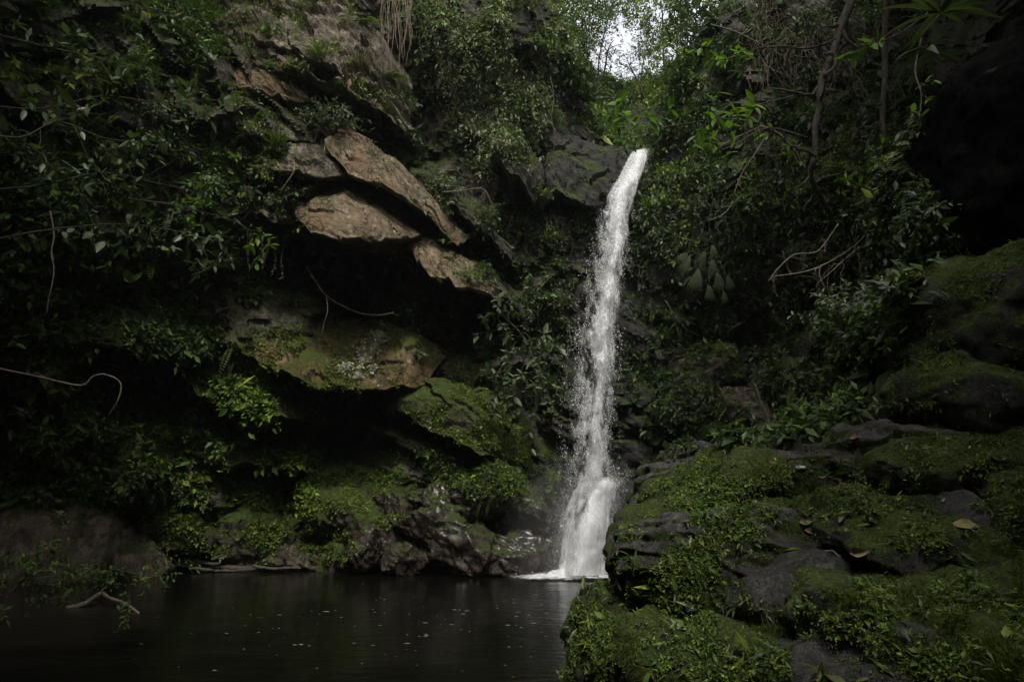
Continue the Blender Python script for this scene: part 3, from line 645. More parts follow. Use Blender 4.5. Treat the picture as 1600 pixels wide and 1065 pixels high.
# ------------------------------------------------------------------ pool
m, t, out = newmat('pool_water'); L = t.links
tc = t.nodes.new('ShaderNodeTexCoord').outputs['Object']
bs = nd(t, 'ShaderNodeBsdfPrincipled', Roughness=0.05); bs.inputs['Base Color'].default_value = (0.004, 0.004, 0.003, 1); bs.inputs['IOR'].default_value = 1.33
n1 = noise_tex(t, mapping(t, tc, (1.0, 2.2, 1)), 2.2, 4, 0.6, 0.6); n2 = noise_tex(t, mapping(t, tc, (1, 2.0, 1)), 9, 4, 0.65, 0.3)
h = math_n(t, 'ADD', math_n(t, 'MULTIPLY', n1, 1.0), math_n(t, 'MULTIPLY', n2, 0.28))
b = nd(t, 'ShaderNodeBump', Strength=1.0, Distance=0.010); L.new(h, b.inputs['Height']); L.new(b.outputs[0], bs.inputs['Normal']); L.new(bs.outputs[0], out.inputs[0])
M_water = m
gx, gy = np.meshgrid(np.arange(-14, 11.1, 0.25), np.arange(-14.5, 21, 0.25)); gp = np.stack([gx, gy, gx * 0], -1)
gz = fbm(gp * 0.9, 3, 90) * 0.012 + 0.02 * np.exp(-((gx - 1.6) ** 2 + (gy - 17) ** 2) / 6) * vnoise(gp * 2.4, 91)
n0, n1_ = gx.shape; i = np.arange(n0 - 1)[:, None] * n1_ + np.arange(n1_ - 1)[None]
pool = mesh_obj('water', np.stack([gx, gy, gz], -1).reshape(-1, 3), np.stack([i, i + 1, i + n1_ + 1, i + n1_], -1).reshape(-1, 4), M_water, smooth=True); tag(pool, kind='structure')
gx, gy = np.meshgrid(np.arange(-15, 12.1, 1.0), np.arange(-15.5, 22, 1.0))
n0, n1_ = gx.shape; i = np.arange(n0 - 1)[:, None] * n1_ + np.arange(n1_ - 1)[None]
gb = mesh_obj('ground', np.stack([gx, gy, -1.6 + 0.2 * vnoise(np.stack([gx, gy, gx * 0], -1), 4)], -1).reshape(-1, 3), np.stack([i, i + 1, i + n1_ + 1, i + n1_], -1).reshape(-1, 4), M_bank); tag(gb, kind='structure')

# ------------------------------------------------------------------ waterfall
def water_mat(name, sx, sz, lo, hi, amax, grain=0.6, col=0.9, bump=0.0):
    m, t, out = newmat(name); L = t.links
    tc = t.nodes.new('ShaderNodeTexCoord').outputs['Object']
    a = t.nodes.new('ShaderNodeAttribute'); a.attribute_name = 'Col'; dens = a.outputs['Fac']
    n = noise_tex(t, mapping(t, tc, (sx, sx, sz)), 1.0, 6, 0.75, 0.5)
    n2 = noise_tex(t, mapping(t, tc, (sx * 0.3, sx * 0.3, sz * 0.3)), 1.0, 3, 0.5, 0.4)
    fine = noise_tex(t, mapping(t, tc, (sx * 4, sx * 4, sz * 2.6)), 1.0, 3, 0.7)
    v = math_n(t, 'ADD', math_n(t, 'MULTIPLY', n, 0.55), math_n(t, 'MULTIPLY', n2, 0.45))
    v = math_n(t, 'ADD', v, math_n(t, 'MULTIPLY_ADD', dens, 0.5, -0.25))
    al = math_n(t, 'MULTIPLY', ramp(t, v, [(lo, 0.0), (0.5 * (lo + hi), amax * 0.38), (hi, amax)]), ramp(t, dens, [(0.0, 0.0), (0.22, 1.0)]))
    al = math_n(t, 'MULTIPLY', al, math_n(t, 'MULTIPLY_ADD', ramp(t, fine, [(0.40, 0.0), (0.60, 1.0)]), grain, 1 - grain))
    bs = nd(t, 'ShaderNodeBsdfPrincipled', Roughness=0.7); bs.inputs['Base Color'].default_value = (col, col * 1.01, col, 1); bs.inputs['Specular IOR Level'].default_value = 0.2
    tr = nd(t, 'ShaderNodeBsdfTranslucent'); tr.inputs[0].default_value = (col, col, col, 1)
    ms = t.nodes.new('ShaderNodeMixShader'); ms.inputs[0].default_value = 0.35; L.new(bs.outputs[0], ms.inputs[1]); L.new(tr.outputs[0], ms.inputs[2])
    tp = t.nodes.new('ShaderNodeBsdfTransparent'); m2 = t.nodes.new('ShaderNodeMixShader')
    L.new(al, m2.inputs[0]); L.new(tp.outputs[0], m2.inputs[1]); L.new(ms.outputs[0], m2.inputs[2]); L.new(m2.outputs[0], out.inputs[0])
    if bump: b = nd(t, 'ShaderNodeBump', Strength=bump, Distance=0.05); L.new(v, b.inputs['Height']); L.new(b.outputs[0], bs.inputs['Normal'])
    return m
M_fall = water_mat('falling_water', 7.0, 3.2, 0.475, 0.62, 0.95, 0.65)
M_casc = water_mat('cascade_water', 9, 1.7, 0.35, 0.58, 0.97, 0.25, bump=0.3)
m, t, out = newmat('water_droplet'); bs = nd(t, 'ShaderNodeBsdfPrincipled', Roughness=0.4); bs.inputs['Base Color'].default_value = (0.8, 0.81, 0.8, 1)
t.links.new(bs.outputs[0], out.inputs[0]); M_drop = m

YS = np.array([227, 231, 236, 250, 280, 300, 330, 360, 400, 450, 500, 550, 600, 650, 700, 735, 760])
XL = np.array([1001, 996, 990, 983, 968, 952, 938, 930, 922, 908, 898, 891, 886, 883, 881, 882, 886])
XR = np.array([1026, 1021, 1015, 1011, 1003, 995, 988, 983, 979, 976, 973, 970, 967, 965, 964, 962, 960])
XC = np.array([1014, 1009, 1002, 997, 985, 975, 967, 963, 959, 951, 944, 940, 937, 934, 930, 927, 922])
YD = np.array([21.5, 19.8, 18.7, 18.5, 18.1, 17.95, 17.8, 17.7, 17.62, 17.56, 17.52, 17.5, 17.5, 17.5, 17.5, 17.5, 17.5])
falls = empty('waterfall', P(905, 898, 17.2)); tag(falls, 'tall white waterfall plunging over the dark cliff into the pool', 'waterfall')
def strip(name, ys, xl, xr, yd, dens, mat, nu=26, nv=120, bulge=0.35, lab=None, seed=0, dz=0.0):
    yy = np.linspace(ys[0], ys[-1], nv); u = np.linspace(0, 1, nu)
    l = np.interp(yy, ys, xl); r = np.interp(yy, ys, xr); d = np.interp(yy, ys, yd)
    wv = vnoise(np.stack([yy / 30, yy * 0, yy * 0 + seed], -1), seed) * 3
    X = l[:, None] + (r - l)[:, None] * u[None] + wv[:, None]; Y = d[:, None] - bulge * np.sin(math.pi * u)[None] + dz
    V = P(X, yy[:, None] + 0 * X, Y); V[..., 1] += fbm(V * 1.6, 3, seed) * 0.1
    D = dens(u[None] + 0 * X, yy[:, None] + 0 * X)
    ny, nx = X.shape; i = np.arange(ny - 1)[:, None] * nx + np.arange(nx - 1)[None]
    F = np.stack([i, i + nx, i + nx + 1, i + 1], -1).reshape(-1, 4)
    o = mesh_obj(name, V.reshape(-1, 3) - np.array(falls.location), F, mat, parent=falls, col=np.clip(D.reshape(-1, 1), 0, 1), smooth=True)
    if lab: o['label'] = lab
    return o
def dens_wide(u, y):
    edge = np.clip(np.minimum(u, 1 - u) / 0.16, 0, 1)
    c = np.interp(y, YS, (XC - XL) / (XR - XL)); top = np.interp(y, [236, 300, 340, 760], [1.0, 0.72, 0.47, 0.39])
    return edge * np.clip((y - 222) / 24, 0, 1) * (top + 0.25 * np.exp(-((u - c) / 0.22) ** 2))
def dens_core(u, y):
    return np.sin(math.pi * u) ** 1.5 * np.clip((y - 224) / 20, 0, 1) * np.interp(y, [236, 320, 500, 640, 700, 760], [1.0, 0.82, 0.68, 0.62, 0.58, 0.5])
strip('water_sheet', YS, XL - 4, XR + 4, YD, dens_wide, M_fall, seed=1, lab='thin outer veil of the falling water')
strip('water_sheet', YS, XL, XR + 2, YD - 0.3, lambda u, y: dens_wide(u, y) * 0.85, M_fall, seed=4)
cw = np.interp(YS, [236, 300, 400, 550, 760], [12, 20, 20, 20, 22])
strip('water_sheet', YS, XC - cw, XC + cw, YD - 0.45, dens_core, M_fall, nu=14, seed=2, lab='dense bright core of the falling water')
# lower cascade
CY = np.array([738, 752, 770, 790, 820, 850, 880, 899]); CL = np.array([935, 900, 886, 879, 874, 873, 868, 864]); CR = np.array([985, 975, 968, 961, 958, 955, 950, 950])
CD = np.array([17.6, 17.45, 17.3, 17.2, 17.05, 16.95, 16.9, 16.85])
def dens_c(u, y):
    edge = np.clip(np.minimum(u, 1 - u) / 0.10, 0, 1); v = (y - 738) / 160
    base = 0.42 + 0.30 * v + 0.34 * np.exp(-((u - 0.62 + 0.12 * v) / 0.2) ** 2) - 0.5 * np.exp(-((u - 0.38) / 0.08) ** 2 - ((v - 0.38) / 0.16) ** 2)
    return edge * base * np.clip((y - 738) / 16, 0, 1)
strip('cascade', CY, CL, CR, CD, dens_c, M_casc, nu=40, nv=70, bulge=0.35, seed=3, lab='fanning lower cascade spreading over the rock')
strip('cascade', CY, CL + 8, CR - 6, CD, lambda u, y: dens_c(u, y) * 0.85, M_casc, nu=30, nv=60, bulge=0.5, seed=9, dz=-0.06)
# droplets
def drops(n, prof, size, stretch=1.8, seed=0):
    C, s = prof(n, np.random.default_rng(seed))
    octa = np.array([(1, 0.3, -0.3), (-0.8, 0.7, -0.2), (-0.2, -1, -0.4), (0, 0, stretch)], float)
    of = np.array([(0, 2, 1), (0, 1, 3), (1, 2, 3), (2, 0, 3)])
    rr = np.random.default_rng(seed + 1); sz = size * s * np.exp(rr.normal(0, 0.45, n))
    V = C[:, None] + octa[None] * sz[:, None, None] * (1 + rr.normal(0, 0.25, (n, 4, 1)))
    F = of[None] + (np.arange(n) * 4)[:, None, None]
    return V.reshape(-1, 3), F.reshape(-1, 3)
def prof_fall(n, r):
    out = []; k = 0
    while k < n:
        m = n * 3; y = 236 + (760 - 236) * r.random(m) ** 0.8; 
        l = np.interp(y, YS, XL); rt = np.interp(y, YS, XR); c = np.interp(y, YS, XC)
        wide = r.random(m) < 0.66
        g_ = r.normal(0, 0.55, m); x = np.where(wide, l + (rt - l) * (0.5 + 0.5 * g_), c + r.normal(0, 11, m))
        q = np.stack([x / 9, y / 26, r.random(m) * 0], -1)
        p = np.clip(fbm(q, 3, 5) * 1.5 + 0.55, 0.04, 1)
        ok = (r.random(m) < p) & (r.random(m) < np.clip(1.5 - np.abs(g_) * 0.9, 0, 1)); out.append(np.stack([x, y, np.interp(y, YS, YD) - 0.2 + r.normal(0, 0.22, m)], -1)[ok]); k += ok.sum()
    q = np.concatenate(out)[:n]; return P(q[:, 0], q[:, 1], q[:, 2]), np.ones(n)
V, F = drops(60000, prof_fall, 0.003, 3.6, 5)
o = mesh_obj('droplets', V - np.array(falls.location), F, M_drop, parent=falls); tag(o, kind='stuff')
def prof_base(n, r):
    y = 738 + 160 * r.random(n); l = np.interp(y, CY, CL); rt = np.interp(y, CY, CR); e = r.random(n) < 0.6
    side = np.where(r.random(n) < 0.5, l, rt)
    x = np.where(e, side + r.normal(0, 7, n), l + (rt - l) * r.random(n))
    return P(x, y - np.abs(r.normal(0, 4, n)), np.interp(y, CY, CD) - 0.45 - np.abs(r.normal(0, 0.15, n))), np.ones(n) * 0.85
V, F = drops(9000, prof_base, 0.0032, 2.2, 8)
o = mesh_obj('droplets', V - np.array(falls.location), F, M_drop, parent=falls); tag(o, kind='stuff')
def prof_splash(n, r):
    a = r.uniform(0, 6.28, n); q = np.abs(r.normal(0, 1, n)); c = P(905, 899, 16.85)
    return c + np.stack([np.cos(a) * q * 0.5, np.sin(a) * q * 0.22, np.abs(r.normal(0, 0.10, n)) * np.exp(-q * 0.5) + 0.01], -1), np.ones(n)
V, F = drops(9000, prof_splash, 0.0045, 1.3, 18)
o = mesh_obj('splash', V - np.array(falls.location), F, M_drop, parent=falls); tag(o, kind='stuff')
# foam at the foot
m, t, out = newmat('foam'); L = t.links; tc = t.nodes.new('ShaderNodeTexCoord').outputs['Object']
a = t.nodes.new('ShaderNodeAttribute'); a.attribute_name = 'Col'
n = noise_tex(t, mapping(t, tc, (2.4, 4.5, 1)), 2.0, 6, 0.75, 0.6); v = math_n(t, 'ADD', n, math_n(t, 'MULTIPLY_ADD', a.outputs['Fac'], 0.62, -0.42))
al = ramp(t, v, [(0.44, 0.0), (0.66, 0.95)]); bs = nd(t, 'ShaderNodeBsdfPrincipled', Roughness=0.6); bs.inputs['Base Color'].default_value = (0.8, 0.81, 0.8, 1)
tp = t.nodes.new('ShaderNodeBsdfTransparent'); ms = t.nodes.new('ShaderNodeMixShader'); L.new(al, ms.inputs[0]); L.new(tp.outputs[0], ms.inputs[1]); L.new(bs.outputs[0], ms.inputs[2]); L.new(ms.outputs[0], out.inputs[0])
fc = P(895, 900, 16.75); gx, gy = np.meshgrid(np.arange(-2.6, 2.2, 0.05), np.arange(-1.6, 1.0, 0.05))
fz = 0.03 + 0.12 * np.exp(-(gx ** 2 / 0.5 + (gy - 0.1) ** 2 / 0.2)) * (1 + fbm(np.stack([gx * 4, gy * 4, gx * 0], -1), 3, 8))
fd = np.exp(-(np.maximum(np.abs(gx + 0.15) - 0.5, 0) ** 2 / 1.0 + (gy - 0.0) ** 2 / 0.5))
n0, n1_ = gx.shape; i = np.arange(n0 - 1)[:, None] * n1_ + np.arange(n1_ - 1)[None]
V = np.stack([gx + fc[0], gy + fc[1] , fz], -1).reshape(-1, 3)
o = mesh_obj('foam', V - np.array(falls.location), np.stack([i, i + 1, i + n1_ + 1, i + n1_], -1).reshape(-1, 4), MATS['foam'], parent=falls, col=fd.reshape(-1, 1), smooth=True)
o['label'] = 'white foam spreading where the cascade meets the pool'

# mist drifting round the foot of the fall
m, t, out = newmat('mist'); L = t.links; tc = t.nodes.new('ShaderNodeTexCoord').outputs['Object']
ln = t.nodes.new('ShaderNodeVectorMath'); ln.operation = 'LENGTH'; L.new(tc, ln.inputs[0])
fall = ramp(t, ln.outputs['Value'], [(0.15, 1.0), (0.95, 0.0)])
pv = nd(t, 'ShaderNodeVolumePrincipled'); pv.inputs['Color'].default_value = (0.95, 0.96, 0.97, 1); pv.inputs['Anisotropy'].default_value = 0.2
L.new(math_n(t, 'MULTIPLY', math_n(t, 'MULTIPLY', fall, noise_tex(t, tc, 3.0, 3, 0.6)), 0.5), pv.inputs['Density']); L.new(pv.outputs[0], out.inputs['Volume'])
dv, F = ico(3); o = mesh_obj('mist', dv, F, m); o.location = P(915, 850, 17.0); o.scale = (2.2, 1.3, 2.6); tag(o, 'fine white mist drifting round the foot of the waterfall', 'mist', kind='stuff')
# ------------------------------------------------------------------ where plants may root
allV, allF = join(ROCKS)
BVH = BVHTree.FromPolygons(allV.tolist(), allF.tolist())
camv = Vector(CAM)
def hit(px, py):
    d = P(px, py, 10.0) - CAM; d /= np.linalg.norm(d)
    h = BVH.ray_cast(camv, Vector(d), 90.0)
    if h[0] is None: return None
    n = np.array(h[1]); n = -n if np.dot(n, d) > 0 else n
    return np.array(h[0]), n

def in_poly(x, y, poly):
    c = np.zeros(np.shape(x), bool); j = len(poly) - 1
    for i in range(len(poly)):
        xi, yi = poly[i]; xj, yj = poly[j]
        c ^= ((yi > y) != (yj > y)) & (x < (xj - xi) * (y - yi) / ((yj - yi) or 1e-9) + xi); j = i
    return c

def cast_many(poly, n, r, mask=None, clump=0.0, cl_scale=38.0, seed=0):
    xs = [p[0] for p in poly]; ys = [p[1] for p in poly]; Pp = []; Nn = []; tries = 0
    while len(Pp) < n and tries < 60:
        m = 4000; x = r.uniform(min(xs), max(xs), m); y = r.uniform(min(ys), max(ys), m)
        ok = in_poly(x, y, poly)
        if clump > 0:
            q = fbm(np.stack([x / cl_scale, y / cl_scale, x * 0 + seed], -1), 3, seed + 200)
            ok &= r.random(m) < np.clip(0.45 + q * 2.6 * clump - 0.35 * clump, 0.015, 1)
        if mask is not None: ok &= mask(x, y, r)
        for a, b in zip(x[ok], y[ok]):
            h = hit(a, b)
            if h is not None: Pp.append(h[0]); Nn.append(h[1])
            if len(Pp) >= n: break
        tries += 1
    if not Pp: return np.zeros((0, 3)), np.zeros((0, 3))
    return np.array(Pp), np.array(Nn)

# ------------------------------------------------------------------ leaves
GREENS = {
 'dark':   [(0.022, 0.040, 0.012), (0.035, 0.060, 0.018), (0.050, 0.072, 0.022)],
 'mid':    [(0.038, 0.068, 0.015), (0.060, 0.100, 0.020), (0.088, 0.126, 0.028)],
 'yellow': [(0.078, 0.118, 0.017), (0.118, 0.168, 0.022), (0.160, 0.205, 0.032)],
 'pale':   [(0.105, 0.125, 0.060), (0.150, 0.170, 0.085), (0.190, 0.205, 0.115)],
 'grey':   [(0.060, 0.078, 0.045), (0.090, 0.110, 0.068), (0.120, 0.135, 0.085)],
 'moss':   [(0.035, 0.052, 0.008), (0.065, 0.090, 0.014), (0.100, 0.130, 0.020)],
 'white':  [(0.42, 0.40, 0.35), (0.50, 0.48, 0.43), (0.36, 0.32, 0.27)],
 'brown':  [(0.060, 0.040, 0.020), (0.110, 0.075, 0.035), (0.160, 0.110, 0.060)]}
def pick(names, n, r, jit=0.18):
    names = names.split('+'); pal = np.array(sum([GREENS[k] for k in names], []))
    c = 1.15 * pal[r.integers(0, len(pal), n)] * np.exp(r.normal(0, jit, (n, 1))) * np.exp(r.normal(0, 0.06, (n, 3)))
    return c

def leaf_batch(O, D, N, L, W, C, seg=2, droop=0.15, fold=0.12):
    """folded leaves: origin, direction, upper side, length, width, colour"""
    O = np.asarray(O, float); D = unit(D); Sd = unit(np.cross(D, N)); U = np.cross(Sd, D); n = len(O)
    L = np.broadcast_to(L, (n,))[:, None]; W = np.broadcast_to(W, (n,))[:, None]
    if seg == 2:
        M = O + D * L * 0.5 - U * W * fold; T = O + D * L - U * L * droop
        A = O + D * L * 0.42 + Sd * W * 0.5; B = O + D * L * 0.42 - Sd * W * 0.5
        V = np.stack([O, A, B, M, T], 1); f = np.array([(0, 3, 1), (0, 2, 3), (1, 3, 4), (3, 2, 4)])
    else:
        ts = np.linspace(0, 1, seg + 1); V = [O]; f = []; 
        for k in range(1, seg):
            t = ts[k]; w = math.sin(math.pi * t ** 0.8) ** 0.9
            c = O + D * L * t - U * L * droop * t * t
            V += [c + Sd * W * 0.5 * w, c - U * W * fold * w, c - Sd * W * 0.5 * w]
        V.append(O + D * L - U * L * droop); e = len(V) - 1
        f += [(0, 2, 1), (0, 3, 2)]
        for k in range(seg - 2):
            a = 1 + 3 * k; b = a + 3
            f += [(a, a + 1, b + 1), (a, b + 1, b), (a + 1, a + 2, b + 2), (a + 1, b + 2, b + 1)]
        a = e - 3; f += [(a, a + 1, e), (a + 1, a + 2, e)]
        V = np.stack(V, 1); f = np.array(f)
    k = V.shape[1]; F = (f[None] + (np.arange(n) * k)[:, None, None]).reshape(-1, 3)
    Cc = np.repeat(C, k, axis=0)
    return V.reshape(-1, 3), F, Cc

Z = np.array([0, 0, 1.0])
def sprigs(O, A, N, ln, k, leaf, ratio, names, r, droop=0.3, spread=1.0, mode='spiral', vary=0.3, upn=0.7, seg=2, jit=0.18):
    """k leaves along each of n little stems"""
    n = len(O)
    if n == 0: return np.zeros((0, 3)), np.zeros((0, 3), int), np.zeros((0, 3))
    A = unit(A); ln = ln * np.exp(r.normal(0, 0.25, n)); t = (np.arange(k) + 0.6) / k
    tt = t[None, :, None]; l3 = ln[:, None, None]
    pos = O[:, None] + A[:, None] * l3 * tt - Z * droop * l3 * tt ** 2
    T = unit(A[:, None] - Z * 2 * droop * tt)
    s0 = unit(np.cross(A, Z + r.normal(0, 0.05, (n, 3)))); s1 = np.cross(s0, A)
    if mode == 'fern':
        sg = np.where(np.arange(k) % 2 == 0, 1.0, -1.0)[None, :, None]
        s = s0[:, None] * sg; prof = (np.sin(math.pi * np.clip(t * 0.86 + 0.1, 0, 1)) ** 0.8)[None, :]
        D = T * 0.45 + s * 1.0; nn = np.cross(s0[:, None] + 0 * T, T) * 1.0
    else:
        ph = (np.arange(k) * 2.4)[None] + r.uniform(0, 6.28, (n, 1))
        s = s0[:, None] * np.cos(ph)[..., None] + s1[:, None] * np.sin(ph)[..., None]; prof = np.ones((1, k))
        D = T * 0.55 + s * spread + r.normal(0, 0.25, (n, k, 3)) - Z * 0.15
        nn = Z * upn + N[:, None] * (1 - upn) + r.normal(0, 0.35, (n, k, 3))
    Lf = leaf * prof * np.exp(r.normal(0, vary, (n, k))) if mode != 'fern' else leaf * prof * np.exp(r.normal(0, 0.2, (n, 1))) * np.ones((1, k))
    cs = pick(names, n, r, jit)[:, None] * np.exp(r.normal(0, 0.12, (n, k, 1)))
    nn = np.where(nn[..., 2:3] < -0.2, -nn, nn)
    return leaf_batch(pos.reshape(-1, 3), D.reshape(-1, 3), nn.reshape(-1, 3), Lf.ravel(), Lf.ravel() * ratio, cs.reshape(-1, 3), seg=seg)

def grow(name, label, cat, poly, n, names, leaf=0.06, k=6, ln=0.18, ratio=0.5, droop=0.3, mode='spiral', out=0.5, clump=0.7, seed=0, mat=None, kind='stuff', mask=None, cl_scale=38.0, up=0.35, seg=2, lift=0.0, vary=0.48, jit=0.18):
    r = np.random.default_rng(seed + 900)
    O, N = cast_many(poly, n, r, mask, clump, cl_scale, seed)
    if len(O) == 0: print('no ground for', label); return None
    A = N * out + Z * up + r.normal(0, 0.45, O.shape)
    V, F, C = sprigs(O + N * lift, A, N, ln, k, leaf, ratio, names, r, droop, 1.0, mode, vary=vary, seg=seg, jit=jit)
    o = mesh_obj(name, V, F, mat or M_leaf, col=C); tag(o, label, cat, kind=kind); return o

PL = [(0, 0), (370, 0), (350, 90), (325, 110), (330, 240), (400, 330), (430, 400), (440, 480), (0, 480)]
ug = 'undergrowth'
grow(ug, 'dark mixed undergrowth hanging over the top left of the cliff', ug, PL, 6500, 'dark+mid', 0.085, 7, 0.28, 0.45, seed=1, clump=0.9)
grow(ug, 'paler small leaved growth catching light beside the grey rock at top left', ug, [(310, 130), (420, 130), (470, 260), (480, 350), (420, 400), (330, 330)], 800, 'mid+yellow+pale', 0.055, 7, 0.2, 0.5, seed=2, clump=1.0)
grow(ug, 'dark leafy growth on the left bank below the overgrown ledge', ug, [(0, 440), (340, 470), (360, 560), (230, 560), (200, 640), (340, 660), (300, 780), (0, 790)], 6200, 'dark+mid', 0.09, 6, 0.24, 0.5, seed=3, clump=0.8)
grow(ug, 'bright small leaved carpet over the lower left bank', ug, [(60, 640), (300, 640), (400, 560), (480, 640), (500, 740), (480, 800), (300, 800), (150, 760)], 5600, 'mid+yellow', 0.075, 6, 0.18, 0.52, seed=4, clump=0.9)
grow(ug, 'short grassy growth along the top of the pointed grey boulder', ug, [(70, 740), (200, 760), (330, 850), (300, 870), (200, 800), (80, 780)], 900, 'mid+moss', 0.05, 6, 0.12, 0.3, seed=5, clump=0.5)
grow(ug, 'sparse seedlings sprinkled on the lit rock ledges', ug, [(330, 0), (620, 0), (700, 200), (760, 380), (740, 460), (560, 300), (400, 330), (340, 200)], 650, 'mid+yellow+brown', 0.05, 6, 0.16, 0.35, seed=6, clump=1.0)
grow('hanging_foliage', 'dense pale flowering foliage hanging left of the stream gap', 'foliage', [(640, -20), (880, -20), (900, 110), (860, 200), (790, 230), (730, 200), (690, 120), (640, 90)], 4200, 'pale+mid', 0.075, 8, 0.42, 0.42, droop=0.9, out=0.8, seed=7, clump=1.0, cl_scale=30)
grow('hanging_foliage', 'pale vine curtain trailing down over the dark recess', 'foliage', [(700, 90), (800, 110), (800, 200), (770, 260), (720, 180)], 1100, 'pale', 0.08, 8, 0.4, 0.42, droop=1.0, out=1.0, seed=8, clump=1.0, cl_scale=18, lift=0.15)
grow(ug, 'small leaved shrubs and seedlings between the lit ledges and the waterfall', ug, [(600, 120), (760, 230), (860, 230), (930, 300), (905, 440), (880, 500), (760, 480), (690, 330)], 3400, 'mid+grey', 0.07, 7, 0.25, 0.48, seed=9, clump=1.0)
grow(ug, 'dense leafy growth left of the plunging water', ug, [(750, 420), (905, 400), (885, 620), (850, 680), (740, 560)], 2600, 'mid+dark+grey', 0.08, 7, 0.25, 0.5, seed=10, clump=0.9)
grow(ug, 'dark ferny growth in front of the black hollow', ug, [(420, 400), (500, 430), (560, 450), (690, 430), (690, 500), (620, 500), (560, 475), (430, 480)], 900, 'mid+dark', 0.07, 8, 0.3, 0.45, droop=0.5, seed=11, clump=0.9, cl_scale=24)
grow(ug, 'grass and seedlings rooted in the cracks of the grey rock face at the top', ug, [(360, -10), (560, -10), (640, 150), (600, 170), (480, 110), (380, 110)], 900, 'mid+yellow+brown', 0.055, 7, 0.2, 0.3, seed=26, clump=1.0, cl_scale=26)
grow('moss', 'yellow green creeping moss on the ochre and green ledges', 'moss', [(260, 520), (420, 500), (700, 520), (800, 620), (840, 740), (700, 720), (560, 610), (500, 640), (330, 660)], 6000, 'moss+yellow', 0.032, 5, 0.06, 0.5, seed=12, clump=1.0, out=0.7)
grow('lichen', 'white crusty lichen patches on the mossy ochre ledge', 'lichen', [(540, 592), (528, 575), (556, 562), (566, 535), (580, 520), (604, 524), (592, 548), (580, 560), (588, 575), (570, 590)], 1000, 'white', 0.045, 4, 0.015, 0.9, droop=0.0, out=0.7, up=0.0, seed=41, clump=1.3, cl_scale=11, lift=0.04, jit=0.1)
grow(ug, 'little ferns and herbs along the top of the wet boulders', ug, [(480, 700), (700, 700), (880, 740), (860, 780), (780, 775), (700, 760), (560, 750)], 1700, 'mid+yellow+dark', 0.06, 8, 0.2, 0.35, seed=13, clump=0.8)
grow('moss', 'bright moss tufts on the mossy heap and wet boulders', 'moss', [(480, 730), (640, 740), (690, 780), (600, 830), (540, 880), (480, 840)], 2600, 'moss+yellow', 0.028, 5, 0.04, 0.5, seed=14, clump=1.0, cl_scale=22)
grow('moss', 'moss and tiny herbs on the boulders by the driftwood', 'moss', [(180, 780), (340, 740), (480, 780), (540, 880), (280, 890), (200, 820)], 2600, 'moss+mid', 0.04, 5, 0.06, 0.5, seed=15, clump=0.9, cl_scale=26)
RW = [(1000, 300), (1010, 240), (1060, 190), (1300, 170), (1430, 180), (1430, 260), (1490, 360), (1440, 470), (1200, 480), (1050, 520), (985, 480), (990, 360)]
grow('hanging_foliage', 'thick small leaved foliage covering the wall right of the waterfall', 'foliage', RW, 9500, 'mid+dark+grey', 0.075, 8, 0.34, 0.42, droop=0.7, out=0.7, seed=16, clump=0.8, cl_scale=46)
grow('hanging_foliage', 'yellow green leaf clusters catching light on the right wall', 'foliage', [(1010, 260), (1200, 250), (1400, 200), (1400, 300), (1280, 330), (1180, 400), (1030, 400)], 1800, 'yellow+mid', 0.07, 7, 0.26, 0.45, droop=0.5, out=0.9, seed=17, clump=1.0, cl_scale=30, lift=0.1)
grow(ug, 'dark foliage behind the bare twigs at the upper right', ug, [(1060, -20), (1440, -20), (1440, 200), (1060, 210)], 9000, 'dark', 0.085, 7, 0.3, 0.42, seed=18, clump=0.9, droop=0.5)
grow(ug, 'scattered seedlings on the shadowed rocks right of the fall', ug, [(980, 480), (1250, 480), (1250, 680), (1020, 720), (975, 600)], 2000, 'mid+dark', 0.07, 6, 0.2, 0.45, seed=19, clump=1.0, cl_scale=28)
grow(ug, 'dark bushy growth above the mossy bank', ug, [(1240, 430), (1450, 400), (1420, 520), (1390, 600), (1300, 680), (1220, 690), (1230, 560)], 3000, 'dark+mid', 0.075, 7, 0.26, 0.4, seed=20, clump=0.7, out=0.7)
grow(ug, 'low growth round the lip of the waterfall', ug, [(880, 150), (1100, 120), (1110, 240), (1025, 300), (1012, 236), (930, 215)], 1500, 'mid+yellow+dark', 0.08, 7, 0.3, 0.45, seed=21, clump=0.6)
grow(ug, 'leafy slope of the little valley above the fall', ug, [(880, 100), (1090, 90), (1050, 232), (960, 232)], 5200, 'mid+dark', 0.12, 8, 0.5, 0.42, seed=22, clump=0.5, droop=0.3)
grow('ferns', 'drooping fern fronds among the dark growth on the left of the cliff', 'fern', [(0, 0), (330, 0), (420, 300), (430, 480), (300, 740), (0, 740)], 420, 'mid+yellow', 0.085, 30, 0.55, 0.24, droop=0.7, mode='fern', out=0.9, seed=31, clump=0.6)
grow('ferns', 'drooping fern fronds on the wall right of the waterfall', 'fern', [(1000, 250), (1420, 120), (1450, 470), (1250, 680), (1000, 640)], 420, 'mid+grey', 0.08, 30, 0.5, 0.24, droop=0.8, mode='fern', out=0.9, seed=32, clump=0.6)
grow('ferns', 'small fern fronds round the wet boulders and ledges', 'fern', [(480, 700), (880, 740), (850, 790), (640, 770), (500, 780)], 160, 'yellow+mid', 0.05, 24, 0.32, 0.24, droop=0.7, mode='fern', out=0.8, seed=33, clump=0.6)
grow(ug, 'larger oval leaves scattered through the growth on the left bank', ug, [(0, 60), (300, 100), (400, 330), (420, 470), (350, 560), (450, 720), (280, 780), (0, 780)], 800, 'mid+dark+yellow', 0.17, 5, 0.3, 0.5, seed=34, clump=0.8, vary=0.3, seg=4)
